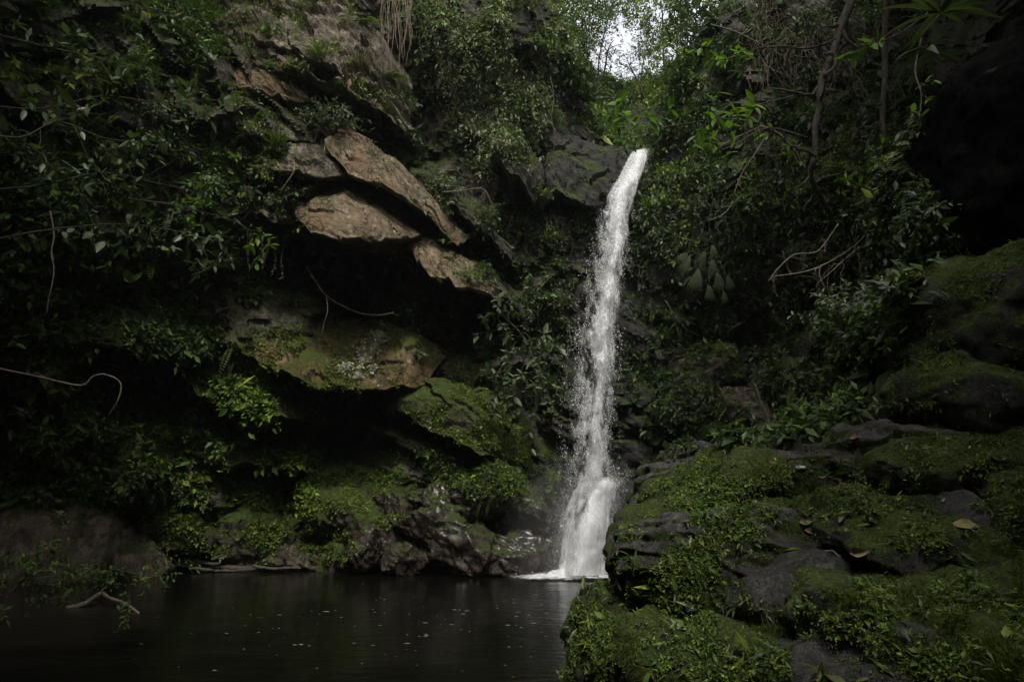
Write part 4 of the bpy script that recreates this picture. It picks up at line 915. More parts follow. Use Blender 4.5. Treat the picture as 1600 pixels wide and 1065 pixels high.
grow(ug, 'larger oval leaves scattered over the wall right of the fall', ug, [(1000, 260), (1300, 60), (1430, 200), (1440, 450), (1240, 640), (1000, 500)], 800, 'mid+dark+grey', 0.15, 5, 0.3, 0.45, seed=35, clump=0.8, vary=0.3, seg=4)
grow('moss', 'mossy growth lighting up the slopes of the lower left bank', 'moss', [(180, 620), (330, 620), (420, 560), (500, 650), (500, 860), (330, 870), (180, 780)], 5000, 'yellow+moss', 0.05, 6, 0.1, 0.5, seed=36, clump=0.9)
# near bank: creepers, moss
BK = [(850, 1065), (880, 940), (940, 870), (985, 790), (1040, 740), (1110, 700), (1240, 670), (1390, 630), (1395, 540), (1440, 500), (1500, 410), (1600, 370), (1600, 1065)]
BARE = [[(1130, 705), (1200, 685), (1390, 650), (1600, 615), (1600, 680), (1430, 690), (1300, 725), (1180, 722)], [(1190, 808), (1430, 800), (1400, 880), (1250, 880)], [(1150, 885), (1290, 870), (1300, 950), (1160, 950)], [(1460, 790), (1570, 800), (1560, 870), (1480, 870)], [(1260, 990), (1360, 980), (1360, 1065), (1260, 1065)]]
def barem(x, y, r, keep=0.07):
    b = np.zeros(len(x), bool)
    for p in BARE: b |= in_poly(x + fbm(np.stack([x / 30, y / 30, x * 0], -1), 2, 5) * 22, y + fbm(np.stack([x / 30, y / 30, x * 0], -1), 2, 6) * 14, p)
    return ~b | (r.random(len(x)) < keep)
lit = lambda x, y, r: (r.random(len(x)) < np.clip(1.25 - (x - 900) / 800, 0.25, 1)) & barem(x, y, r)
grow('creepers', 'small bright leaved creepers spreading over the near mossy bank', 'creeper', BK, 9500, 'yellow+mid', 0.0145, 6, 0.045, 0.5, droop=0.2, out=0.6, seed=23, clump=1.6, cl_scale=55, mask=lit)
grow('creepers', 'longer leaved seedlings on the near mossy bank', 'creeper', BK, 330, 'mid+yellow+grey', 0.042, 6, 0.07, 0.24, droop=0.3, out=0.5, seed=24, clump=1.2, cl_scale=70, mask=lit)
r = np.random.default_rng(77)
O, N = cast_many(BK, 110000, r, barem, 0.5, 60.0, 25)
k = (N[:, 2] > -0.1); O, N = O[k], N[k]; n = len(O)
D = unit(N + r.normal(0, 0.55, (n, 3)) + Z * 0.2); W_ = unit(np.cross(D, r.normal(0, 1, (n, 3)))); h = 0.018 * np.exp(r.normal(0, 0.4, n))[:, None]
V = np.stack([O - W_ * 0.0028 - N * 0.004, O + W_ * 0.0028 - N * 0.004, O + D * h * 1.3], 1).reshape(-1, 3)
o = mesh_obj('moss', V, np.arange(n * 3).reshape(-1, 3), M_leaf, col=np.repeat(pick('moss', n, r), 3, axis=0)); tag(o, 'velvety moss covering the rocks of the near bank', 'moss', kind='stuff')

# ------------------------------------------------------------------ single plants: prototypes
def perp_dirs(n, r, up=0.4, fwd=0.6, flat=1.0):
    d = unit(r.normal(0, 1, (n, 3)) * np.array([1, flat, 1])); d[:, 2] = np.abs(d[:, 2]) * 0.9; return unit(d + Z * up + np.array([0, -fwd, 0]))
def proto_shrub(seed, names, leaf=0.07, size=0.5, ns=46, k=9, ratio=0.45, droop=0.3, up=0.4):
    r = np.random.default_rng(seed); D = perp_dirs(ns, r, up, 0.5); st = D * size * r.uniform(0.15, 0.75, (ns, 1))
    V, F, C = sprigs(st, D + r.normal(0, 0.3, (ns, 3)), np.tile([0, -1, 0.3], (ns, 1)), size * 0.5, k, leaf, ratio, names, r, droop)
    tb = [tube([(0, 0.05, -0.05), D[i] * size * 0.35 + r.normal(0, 0.02, 3), st[i] + D[i] * size * 0.3 - Z * 0.02], [0.012, 0.008, 0.003], 4, i) for i in range(0, ns, 4)]
    return mesh_data('foliage', V, F, M_leaf, C), mesh_data('stem', *join(tb), M_bark)
def proto_fern(seed, names, size=0.7, nf=8, k=34, leaf=0.11):
    r = np.random.default_rng(seed); a = np.linspace(-1.9, 1.9, nf) + r.normal(0, 0.15, nf)
    D = np.stack([np.sin(a), -np.cos(a) * 0.8 - 0.25, 0.75 + r.normal(0, 0.15, nf)], -1)
    V, F, C = sprigs(np.zeros((nf, 3)), D, np.tile([0, -0.3, 1], (nf, 1)), size, k, leaf, 0.26, names, r, 0.85, mode='fern')
    tb = []
    for i in range(nf):
        d = unit(D[i]); t = np.linspace(0, 1, 6)[:, None]; tb.append(tube(d * size * t - Z * 0.85 * size * t ** 2, [0.006] * 3 + [0.004, 0.003, 0.001], 3, i))
    return mesh_data('frond', V, F, M_leaf, C), mesh_data('stem', *join(tb), M_bark)
def proto_grass(seed, names, size=0.4, n=70):
    r = np.random.default_rng(seed); D = perp_dirs(n, r, 0.9, 0.4); L = size * r.uniform(0.5, 1.1, n)
    V, F, C = leaf_batch(r.normal(0, 0.04, (n, 3)), D, np.tile(Z, (n, 1)) + D * 0.2, L, 0.018, pick(names, n, r), seg=5, droop=0.55, fold=0.2)
    return mesh_data('blades', V, F, M_leaf, C), None
def proto_vine(seed, names, length=1.6, ns=9, leaf=0.07, wid=0.25, k=26):
    r = np.random.default_rng(seed); V = []; tb = []
    for i in range(ns):
        x = r.normal(0, wid); l = length * r.uniform(0.4, 1.0); n = 8; t = np.linspace(0, 1, n)
        pts = np.stack([x + 0.06 * np.sin(t * 7 + i), -0.15 * np.sin(t * 2.0) - 0.1 * r.random(), -l * t], -1); tb.append(tube(pts, [0.005] * n, 3, i))
        kk = int(k * l / length); tt = r.random(kk); O = np.stack([np.interp(tt, t, pts[:, j]) for j in range(3)], -1)
        a = r.uniform(0, 6.28, kk); D = np.stack([np.cos(a), -np.abs(np.sin(a)), -0.5 + r.normal(0, 0.3, kk)], -1)
        V.append(leaf_batch(O, D, np.tile([0, -0.6, 0.8], (kk, 1)) + r.normal(0, 0.3, (kk, 3)), leaf * np.exp(r.normal(0, 0.25, kk)), leaf * 0.5, pick(names, kk, r)))
    V, F, C = join(V); return mesh_data('foliage', V, F, M_leaf, C), mesh_data('stem', *join(tb), M_bark)

def leaf_mesh(name, mat, ratio=0.42, droop=0.25, fold=0.16, seg=6):
    V, F, C = leaf_batch(np.zeros((1, 3)), np.array([[1.0, 0, 0]]), np.array([[0, 0, 1.0]]), 1.0, ratio, np.ones((1, 3)), seg=seg, droop=droop, fold=fold)
    return mesh_data(name, V, F, mat, smooth=True)
LM_bright = leaf_mesh('leaf', M_bright, 0.40); LM_big = leaf_mesh('leaf', M_big, 0.42); LM_strap = leaf_mesh('leaf', M_big, 0.13, 0.45, 0.2, 8)
LM_round = leaf_mesh('leaf', M_big, 0.55, 0.2); LM_narrow = leaf_mesh('leaf', M_bright, 0.2, 0.3)
def add_leaf(parent, me, O, D, N, L, name='leaf'):
    D = unit(np.asarray(D, float)); Sd = unit(np.cross(np.asarray(N, float), D)); U = np.cross(D, Sd)
    o = bpy.data.objects.new(name, me); COL.objects.link(o); o.parent = parent
    M = np.eye(4); M[:3, 0] = D * L; M[:3, 1] = Sd * L; M[:3, 2] = U * L; M[:3, 3] = O
    o.matrix_basis = Matrix(M.tolist()); return o

PROTO = {
 'shrub_mid': ('shrub', proto_shrub(1, 'mid')), 'shrub_yellow': ('shrub', proto_shrub(2, 'yellow+mid', 0.075)),
 'shrub_pale': ('shrub', proto_shrub(3, 'pale', 0.07, 0.5, 50, 10, 0.42, 0.4)), 'shrub_dark': ('shrub', proto_shrub(4, 'dark+grey', 0.06, 0.5, 60, 12, 0.35)),
 'shrub_grey': ('shrub', proto_shrub(5, 'grey', 0.12, 0.5, 22, 9, 0.4, 0.2)), 'shrub_fine': ('shrub', proto_shrub(6, 'mid+grey', 0.04, 0.5, 70, 14, 0.4)),
 'fern': ('fern', proto_fern(7, 'mid+yellow')), 'fern_dark': ('fern', proto_fern(8, 'mid+dark', 0.8, 7)),
 'grass': ('grass_tuft', proto_grass(9, 'mid+yellow')), 'grass_pale': ('grass_tuft', proto_grass(10, 'pale+brown', 0.45, 90)),
 'vine': ('hanging_vine', proto_vine(11, 'mid+grey')), 'vine_pale': ('hanging_vine', proto_vine(12, 'pale', 1.5, 11, 0.075)), 'vine_dark': ('hanging_vine', proto_vine(13, 'dark+mid', 1.8, 10))}
pr = random.Random(5)
def plant(kind, px, py, sc, label, toward=None, loc=None):
    nm, (fm, sm) = PROTO[kind]
    if loc is None:
        h = hit(px, py)
        if h is None: print('no rock at', px, py); return
        loc, n = h
    else: n = np.array([0, -1, 0.2])
    rz = math.atan2(n[1], n[0]) + math.pi / 2 if (n[0] ** 2 + n[1] ** 2) > 0.05 else 0
    e = empty(nm, loc + n * 0.02, rot=(0, 0, rz * 0.6 + pr.uniform(-0.35, 0.35)), sc=sc)
    cat = {'shrub': 'shrub', 'fern': 'fern', 'grass_tuft': 'grass tuft', 'hanging_vine': 'vine'}[nm]
    tag(e, label, cat)
    f = link('frond' if nm == 'fern' else ('blades' if nm == 'grass_tuft' else 'foliage'), fm, e); f['kind'] = 'stuff'
    if sm: link('stem', sm, e)
    return e

for row in [
 ('shrub_dark', 515, 212, 1.8, 'dark bushy shrub growing on top of the lit slanting ledge'),
 ('shrub_dark', 480, 200, 1.0, 'smaller dark shrub left of the bushy one on the ledge'),
 ('shrub_yellow', 410, 300, 1.3, 'bright leafy shrub left of the small tan rock'),
 ('shrub_fine', 440, 325, 1.0, 'fine twiggy shrub hiding the left end of the broad tan slab'),
 ('shrub_mid', 445, 285, 1.1, 'loose green shrub hanging over the broad tan slab'),
 ('grass_pale', 405, 235, 1.6, 'pale grassy clump spilling down the cliff at the upper left'),
 ('grass', 430, 225, 1.2, 'green grass tuft beside the pale grassy clump'),
 ('grass_pale', 385, 215, 1.1, 'short dry grass tuft left of the pale grassy clump'),
 ('shrub_mid', 350, 260, 1.3, 'spreading shrub under the upper left leafy branches'),
 ('shrub_yellow', 340, 395, 1.0, 'yellowish shrub with pale leaves at the left of the black hollow'),
 ('shrub_pale', 345, 410, 0.9, 'small pale leaved shrub left of the black hollow'),
 ('fern', 575, 40, 1.1, 'broad green fern at the top beside the hanging roots'),
 ('fern', 615, 122, 1.0, 'lit fern on the rock just under the hanging roots'),
 ('fern_dark', 645, 68, 0.9, 'dim fern right of the hanging roots'),
 ('fern', 690, 210, 0.9, 'bluish fern frond clump in the dark recess'),
 ('fern', 600, 228, 0.7, 'fern growing on the upper edge of the long slanting ledge'),
 ('fern', 572, 210, 0.6, 'small fern left of the one on the upper edge of the slanting ledge'),
 ('fern', 655, 232, 0.6, 'small fern at the right end of the lit ledge top'),
 ('fern', 572, 308, 0.55, 'little fern growing from a crack in the broad tan slab'),
 ('fern', 690, 285, 0.7, 'green fern below the dark recess'),
 ('fern_dark', 705, 288, 0.7, 'darker fern just right of the green one below the recess'),
 ('shrub_grey', 632, 322, 0.75, 'broad leaved seedling at the tip of the tan slab'),
 ('shrub_grey', 645, 350, 0.55, 'small broad leaved seedling dangling under the tan slab'),
 ('shrub_grey', 710, 308, 0.9, 'grey green shrub with broad leaves right of the slanting ledge'),
 ('shrub_fine', 740, 270, 1.3, 'fine twiggy shrub between the recess and the waterfall'),
 ('shrub_fine', 755, 345, 1.1, 'fine leaved shrub right of the rust brown ledge'),
 ('shrub_mid', 690, 385, 0.8, 'green sprig on top of the rust brown ledge'),
 ('shrub_yellow', 650, 262, 0.45, 'tiny yellow green sprig on the slanting ledge'),
 ('shrub_pale', 700, 130, 1.4, 'pale leaved shrub hanging at the left of the vine curtain'),
 ('shrub_pale', 745, 160, 1.5, 'pale leaved shrub in the middle of the vine curtain'),
 ('shrub_pale', 770, 60, 1.7, 'large pale leaved shrub at the top left of the stream gap'),
 ('shrub_pale', 820, 20, 1.7, 'pale leaved shrub at the top edge by the stream gap'),
 ('shrub_yellow', 850, 135, 1.2, 'bright green bush left of the stream gap'),
 ('shrub_mid', 830, 85, 1.5, 'round green bush between the pale shrub and the stream gap'),
 ('vine_pale', 735, 120, 1.2, 'pale leaved vine trailing above the dark recess'),
 ('vine_pale', 770, 140, 1.1, 'shorter pale vine right of the trailing one'),
 ('vine', 800, 160, 1.1, 'green vine hanging beside the thin rope root'),
 ('vine', 670, 20, 1.1, 'green vine hanging right of the hanging roots at the top'),
 ('vine', 835, 330, 1.1, 'leafy vine hanging left of the top of the plunge'),
 ('vine', 880, 335, 0.9, 'short leafy vine close to the waterfall'),
 ('shrub_yellow', 845, 310, 0.8, 'lit bush under the dark rock left of the waterfall'),
 ('fern', 815, 350, 1.0, 'fern half way up left of the waterfall'),
 ('fern', 870, 415, 0.8, 'small fern touching the spray on the left'),
 ('shrub_mid', 800, 420, 1.2, 'rounded shrub left of the waterfall at mid height'),
 ('shrub_yellow', 860, 380, 0.9, 'yellow green shrub beside the falling water'),
 ('fern_dark', 620, 430, 0.9, 'dark fern under the rust brown ledge'),
 ('shrub_yellow', 635, 462, 0.8, 'lit shrub on the ledge under the black hollow'),
 ('shrub_mid', 600, 478, 0.8, 'green shrub left of the lit one under the hollow'),
 ('fern_dark', 545, 460, 0.9, 'feathery dark fern in front of the black hollow'),
 ('fern_dark', 500, 455, 0.8, 'feathery dark fern left of the first in front of the hollow'),
 ('shrub_yellow', 470, 452, 0.5, 'little yellow seedling at the lip of the black hollow'),
 ('shrub_grey', 650, 522, 0.6, 'grey rosette plant above the white lichen'),
 ('shrub_grey', 655, 565, 0.75, 'pale broad leaved plant right of the white lichen'),
 ('shrub_mid', 700, 500, 0.9, 'dim shrub right of the mossy ochre ledge'),
 ('shrub_yellow', 770, 470, 0.9, 'green sprig above the big broad leaved shrub'),
 ('fern', 785, 505, 0.7, 'fern peeping out above the big broad leaved shrub'),
 ('shrub_yellow', 310, 690, 1.1, 'bright broad shrub on the lower left bank'),
 ('shrub_mid', 380, 700, 1.0, 'green shrub right of the bright one on the lower left bank'),
 ('shrub_grey', 150, 700, 1.1, 'large leaved dim plant on the left bank'),
 ('shrub_grey', 60, 660, 1.1, 'large leaved plant at the far left of the bank'),
 ('shrub_yellow', 440, 735, 1.0, 'bushy plant hanging above the broad green boulder'),
 ('shrub_mid', 470, 700, 1.0, 'bush left of the mossy heap'),
 ('vine', 440, 745, 0.5, 'short vine dangling over the hollow by the mossy heap'),
 ('shrub_mid', 250, 650, 1.1, 'dim shrub below the dark hollow at the left'),
 ('fern', 50, 405, 0.9, 'lit fern near the left edge'),
 ('shrub_mid', 40, 430, 1.2, 'dim shrub under the lit fern at the left edge'),
 ('shrub_mid', 60, 530, 1.3, 'dark shrub above the pale bare branch'),
 ('shrub_mid', 230, 540, 1.0, 'shrub on the overgrown ledge at the left'),
 ('fern_dark', 150, 175, 1.4, 'long frond fern at the upper left'),
 ('fern', 175, 165, 1.0, 'pale fern frond lit at the upper left'),
 ('shrub_dark', 240, 200, 1.4, 'dark shrub right of the long frond fern'),
 ('shrub_mid', 300, 210, 1.2, 'small leaved shrub left of the tan ledge'),
 ('shrub_yellow', 280, 245, 0.8, 'yellow sprig under the leafy branches'),
 ('shrub_mid', 670, 715, 0.8, 'round feathery bush above the wet boulders'),
 ('fern', 620, 735, 0.5, 'small fern on the top of the mossy heap'),
 ('fern', 745, 745, 0.5, 'small fern over the dark knobbly boulders'),
 ('shrub_yellow', 790, 755, 0.5, 'bright herbs above the olive brown boulder'),
 ('shrub_mid', 855, 720, 0.6, 'dim sprig left of the foot of the plunge'),
 ('shrub_yellow', 1040, 330, 1.3, 'bright bush just right of the top of the waterfall'),
 ('shrub_yellow', 1090, 290, 1.3, 'yellow green bush below the bright leafy branch'),
 ('shrub_mid', 1060, 420, 1.1, 'bush above the drooping fan leaves'),
 ('shrub_mid', 1150, 330, 1.5, 'broad bush in the middle of the right wall'),
 ('shrub_grey', 1110, 350, 1.2, 'grey leaved bush on the right wall'),
 ('shrub_yellow', 1230, 250, 1.1, 'lit bush behind the dark tree trunk'),
 ('shrub_yellow', 1330, 240, 1.1, 'flat topped yellow green bush between the two trunks'),
 ('shrub_yellow', 1300, 280, 0.9, 'yellow green bush below the flat topped one'),
 ('shrub_mid', 1380, 300, 1.2, 'green bush beside the moss edged black rock'),
 ('fern', 1275, 350, 0.9, 'bright fern on the dark part of the right wall'),
 ('fern', 1245, 330, 0.7, 'small fern left of the bright one on the right wall'),
 ('vine', 1120, 300, 1.1, 'vine trailing down the right wall by the fan leaves'),
 ('vine_dark', 1200, 300, 1.2, 'dark vine trailing down the right wall'),
 ('vine_dark', 1350, 330, 1.2, 'dark vine trailing beside the right hand trunk'),
 ('vine', 1000, 400, 0.9, 'thin vine just right of the falling water'),
 ('fern', 1040, 480, 0.6, 'small lit fern right of the falling water'),
 ('shrub_mid', 1040, 530, 0.7, 'seedling on the dark rock right of the water'),
 ('shrub_yellow', 1130, 555, 0.7, 'yellow green sprig on the dim slanting rock'),
 ('shrub_mid', 1150, 590, 0.7, 'hanging sprig left of the layered dark boulder'),
 ('shrub_grey', 1415, 480, 0.9, 'strappy grey plant above the mossy boulder'),
 ('shrub_dark', 1330, 520, 1.4, 'dark shrub in the shade above the bank'),
 ('shrub_mid', 1350, 580, 1.0, 'thin leaved shrub just above the bank'),
 ('fern_dark', 1290, 600, 1.0, 'dim fern above the low mossy rock'),
 ('fern_dark', 1260, 640, 0.8, 'dim fern at the back edge of the bank'),
 ('shrub_yellow', 1440, 130, 0.6, 'sunlit moss hung sprig on the edge of the black rock'),
 ('fern', 540, 200, 0.8, 'fern at the top end of the long slanting ledge'),
 ('shrub_mid', 625, 250, 0.7, 'leafy sprig spilling over the middle of the long slanting ledge'),
 ('fern', 660, 275, 0.6, 'fern half way down the upper edge of the long slanting ledge'),
 ('shrub_mid', 600, 300, 0.6, 'low leafy sprig in the gap between the two lit slabs'),
 ('shrub_mid', 660, 345, 0.8, 'shrub where the slanting ledge meets the broad tan slab'),
 ('fern_dark', 430, 400, 1.1, 'large dark fern hanging into the left side of the black hollow'),
 ('vine_dark', 420, 345, 0.9, 'dark vine curtain hanging left of the broad tan slab'),
 ('vine_dark', 455, 375, 0.7, 'short dark vine under the left end of the broad tan slab'),
 ('fern_dark', 470, 440, 1.0, 'wide dark fern at the floor of the black hollow'),
 ('shrub_mid', 560, 470, 0.8, 'leafy sprig in the middle of the hollow floor'),
 ('vine', 760, 300, 1.2, 'trailing vine between the recess and the dark slanting rock'),
 ('shrub_mid', 730, 440, 0.9, 'bush under the right end of the rust brown ledge'),
 ('vine_pale', 690, 60, 1.3, 'pale vine falling from the top right of the hanging roots'),
 ('shrub_yellow', 470, 20, 0.8, 'sprig growing on the upper grey rock face'),
 ('shrub_mid', 420, 60, 0.9, 'bushy sprig at the left of the upper grey rock face'),
 ('grass', 500, 90, 1.2, 'grass tuft on the lower edge of the upper grey rock'),
 ('grass_pale', 560, 110, 1.2, 'dry grass tuft on the lower right edge of the upper grey rock'),
]: plant(*row)
# ------------------------------------------------------------------ leafy branches, trunks, twigs
def pw(pts):
    return np.array([P(a, b, c) for a, b, c in pts])

def branch(name, label, cat, pts, r0, r1, mat, seed, twigs=0, tw_len=0.5, leafmesh=None, nleaf=0, leaf=0.15, whorl=1, names=None, droop=0.2, part='branch', sag=0.0, tipbias=0.5):
    """a bent stem with side twigs; whorls of single leaves or small joined foliage"""
    W = pw(pts); org = W[0]; W = W - org; n = len(W); rr = np.linspace(r0, r1, n); rs = np.random.default_rng(seed)
    e = empty(name, org); tag(e, label, cat)
    V, F = tube(W, rr, 7, seed, 0.15, sub=4); link(part, mesh_data(part, V, F, mat, smooth=True), e)
    s = np.concatenate([[0], np.cumsum(np.linalg.norm(np.diff(W, axis=0), axis=1))]); s /= s[-1]
    ends = [(W[-1], unit(W[-1] - W[-2]))]
    for k in range(twigs):
        t = rs.uniform(0.2, 1.0); p = np.array([np.interp(t, s, W[:, j]) for j in range(3)]); i = min(np.searchsorted(s, t), n - 1); d = unit(W[i] - W[i - 1])
        q = unit(d * 0.7 + rs.normal(0, 0.75, 3) - Z * sag); l = tw_len * rs.uniform(0.5, 1.3); m = 5
        tt = np.linspace(0, 1, m)[:, None]; kink = np.cumsum(rs.normal(0, 0.09 * l, (m, 3)), 0) * (tt > 0)
        Q = p + q * l * tt + kink - Z * sag * l * 0.5 * tt ** 2
        rad = np.interp(t, s, rr) * 0.55; V, F = tube(Q, np.linspace(rad, rad * 0.25 + 0.001, m), 5, k, 0.1, sub=2); link('twig', mesh_data('twig', V, F, mat, smooth=True), e)
        ends.append((Q[-1], unit(Q[-1] - Q[-2])))
        if nleaf or names: ends.append((Q[2], unit(Q[2] - Q[1])))
    if leafmesh is not None:
        for k in range(nleaf):
            p, d = ends[(k // whorl) % len(ends)]
            a = (k % whorl) * 6.283 / whorl + rs.uniform(0, 1.2); sd = unit(np.cross(d, Z) + 1e-3); up = np.cross(sd, d)
            D = d * rs.uniform(0.1, 0.7) + (sd * math.cos(a) + up * math.sin(a)) + Z * rs.uniform(-0.25, 0.15)
            add_leaf(e, leafmesh, p + rs.normal(0, 0.02, 3) - d * rs.uniform(0, 0.12), D, Z * 1.2 + rs.normal(0, 0.35, 3) + np.array([0, -0.35, 0]), leaf * math.exp(rs.normal(0, 0.22)))
    if names:
        O = np.array([p for p, d in ends]); D = np.array([d for p, d in ends])
        O = np.concatenate([O + rs.normal(0, 0.05, O.shape) for _ in range(3)]); D = np.concatenate([D] * 3) + rs.normal(0, 0.5, (len(O), 3))
        V, F, C = sprigs(O, D, np.tile([0, -0.5, 1.0], (len(O), 1)), tw_len * 0.5, 9, leaf, 0.45, names, rs, droop)
        f = link('foliage', mesh_data('foliage', V, F, M_leaf, C), e); f['kind'] = 'stuff'
    return e

# bright leafy branches in front of the gap
branch('leafy_branch', 'bright green leafy branch reaching over the lip of the waterfall', 'branch', [(1240, 150, 9.6), (1180, 165, 9.4), (1120, 185, 9.2), (1060, 195, 9.0), (1010, 205, 8.9), (965, 220, 8.8)], 0.012, 0.004, M_twig, 1, 16, 0.55, LM_bright, 130, 0.165, 5)
branch('leafy_branch', 'green leafy branch above the bright one at the right of the sky gap', 'branch', [(1220, 60, 9.8), (1160, 85, 9.6), (1110, 95, 9.5), (1060, 80, 9.4)], 0.012, 0.004, M_twig, 2, 10, 0.5, LM_bright, 64, 0.15, 5)
branch('leafy_branch', 'leafy branch crossing the right wall below the bright one', 'branch', [(1260, 215, 10.2), (1200, 200, 10.0), (1150, 225, 9.8), (1120, 235, 9.7), (1085, 225, 9.7)], 0.016, 0.005, M_twig, 3, 8, 0.4, LM_bright, 44, 0.15, 4)
branch('leafy_branch', 'small leafy branch with upright green leaves near the top right', 'branch', [(1450, 20, 8.2), (1410, 50, 8.2), (1375, 65, 8.1), (1355, 75, 8.1)], 0.012, 0.004, M_bark, 4, 5, 0.3, LM_bright, 26, 0.17, 5)
branch('leafy_branch', 'mossy twig with yellow green leaves on the edge of the black rock', 'branch', [(1440, 60, 7.8), (1430, 110, 7.7), (1440, 150, 7.6), (1432, 200, 7.6)], 0.014, 0.005, M_bark, 5, 6, 0.25, LM_bright, 26, 0.10, 4)
# near dark branches at the left
NL = [((-60, 40, 7.4), (60, 70, 7.6), (150, 90, 7.8), (230, 110, 8.0), (300, 130, 8.2), 'topmost'), ((-60, 160, 7.4), (60, 170, 7.4), (160, 150, 7.6), (250, 160, 7.8), (350, 155, 8.0), 'second'),
      ((-60, 300, 7.0), (60, 290, 7.2), (160, 270, 7.5), (240, 285, 7.8), (310, 300, 8.0), 'third'), ((-60, 200, 6.4), (30, 215, 6.6), (90, 190, 6.8), (160, 215, 7.0), (230, 225, 7.2), 'nearest'),
      ((-40, 380, 7.6), (70, 360, 7.8), (180, 350, 8.0), (270, 360, 8.2), (360, 385, 8.4), 'lowest')]
lab = {'topmost': 'dark broad leaved branch at the very top left', 'second': 'dark broad leaved branch reaching in front of the grey rock', 'third': 'dark leafy branch level with the black hollow at left',
       'nearest': 'short dark branch with the largest leaves at the left edge', 'lowest': 'leafy branch hanging lowest at the left with its tip lit'}
for k, (*pts, key) in enumerate(NL):
    branch('leafy_branch', lab[key], 'branch', pts, 0.012, 0.004, M_twig, 20 + k, 16, 0.6, LM_big, 88, 0.125, 4)
branch('leafy_branch', 'branch tip with bright oval leaves lit against the black hollow', 'branch', [(200, 310, 8.6), (270, 320, 8.7), (330, 335, 8.8), (375, 350, 8.9), (400, 370, 9.0)], 0.010, 0.004, M_twig, 31, 12, 0.42, LM_bright, 66, 0.12, 4)
branch('leafy_branch', 'pale leaved twig left of the black hollow', 'branch', [(300, 430, 13.0), (325, 420, 12.8), (345, 405, 12.7), (362, 400, 12.6)], 0.012, 0.004, M_bark, 32, 6, 0.35, LM_big, 34, 0.13, 4)
# large leaved shrub left of the fall
e = branch('broad_leaved_shrub', 'big shrub with grey green broad leaves left of the plunging water', 'shrub', [(740, 470, 18.2), (780, 490, 17.3), (820, 530, 16.9), (840, 590, 16.7), (835, 650, 16.8)], 0.03, 0.008, M_twig, 40, 34, 0.8, LM_big, 280, 0.22, 6)
branch('broad_leaved_shrub', 'broad leaved shrub reaching lower beside the spray', 'shrub', [(790, 520, 18.0), (790, 560, 17.2), (775, 590, 16.9), (780, 620, 16.9)], 0.025, 0.008, M_twig, 41, 16, 0.6, LM_big, 110, 0.21, 6)
# fan leaves
def fan(parent, O, D, L, k=6):
    f = []; a = np.linspace(-0.4, 0.4, k); D = unit(np.asarray(D, float)); sd = unit(np.cross(D, np.array([0, -1, 0.3]))); 
    dd = D[None] * np.cos(a)[:, None] + sd[None] * np.sin(a)[:, None]
    V, F, C = leaf_batch(np.zeros((k, 3)), dd, np.tile([0, -1, 0.5], (k, 1)), L * (1 - 0.25 * np.abs(a)), L * 0.11, np.ones((k, 3)), seg=5, droop=0.5, fold=0.2)
    o = link('leaf', mesh_data('leaf', V, F, M_palm), parent); o.location = O
e = empty('fan_palm', P(1110, 400, 16.0)); tag(e, 'pale drooping fan leaved palm on the wall right of the waterfall', 'palm')
for (x, y, dx, dz, l) in [(1078, 400, -0.6, -1, .55), (1100, 392, -0.3, -1, .5), (1112, 382, 0.2, -0.8, .45), (1092, 420, -0.35, -1.1, .7), (1112, 405, 0.1, -0.9, .5), (1120, 425, 0.2, -1, .62), (1135, 430, 0.45, -1, .5), (1108, 445, 0.0, -1, .5), (1130, 455, 0.2, -1, .38), (1075, 395, -0.9, -0.6, .45)]:
    l *= 0.8; q = P(x, y, 15.7) - np.array(e.location); fan(e, q, (dx, -0.3, dz), l)
    V, F = tube([(0, 0.3, 0), q * 0.5 + np.array([0, -0.05, 0.12]), q], [0.012, 0.01, 0.006], 5, 1); link('stem', mesh_data('stem', V, F, M_bark), e)
# strap leaved plants
def rosette(name, label, px, py, Y, L, n, me, seed, up=0.7, hitit=False, spread=1.0):
    O = hit(px, py)[0] if hitit else P(px, py, Y); rs = np.random.default_rng(seed); e = empty(name, O); tag(e, label, 'plant')
    for k in range(n):
        a = k * 2.4 + rs.uniform(-0.3, 0.3); add_leaf(e, me, rs.normal(0, 0.01, 3), np.array([math.cos(a) * spread, math.sin(a) * spread - 0.2, up + rs.uniform(-0.3, 0.3)]), Z * 1.0 + rs.normal(0, 0.15, 3), L * rs.uniform(0.7, 1.1))
    return e
rosette('strap_leaved_plant', 'long strap leaved plant hanging at the top right above the black rock', 1470, 20, 7.6, 0.75, 14, LM_strap, 1, 0.3)
rosette('strap_leaved_plant', 'strap leaved plant drooping left of the black rock top', 1450, 75, 7.8, 0.6, 10, LM_strap, 2, -0.3)
rosette('broad_leaved_plant', 'single upright oval leaf plant glowing in the left shade', 203, 442, 14.0, 0.42, 4, LM_round, 3, 1.2)
rosette('strap_leaved_plant', 'strap leaved plant in the shade above the mossy boulder', 1420, 490, 9.2, 0.45, 10, LM_strap, 4, 0.7)
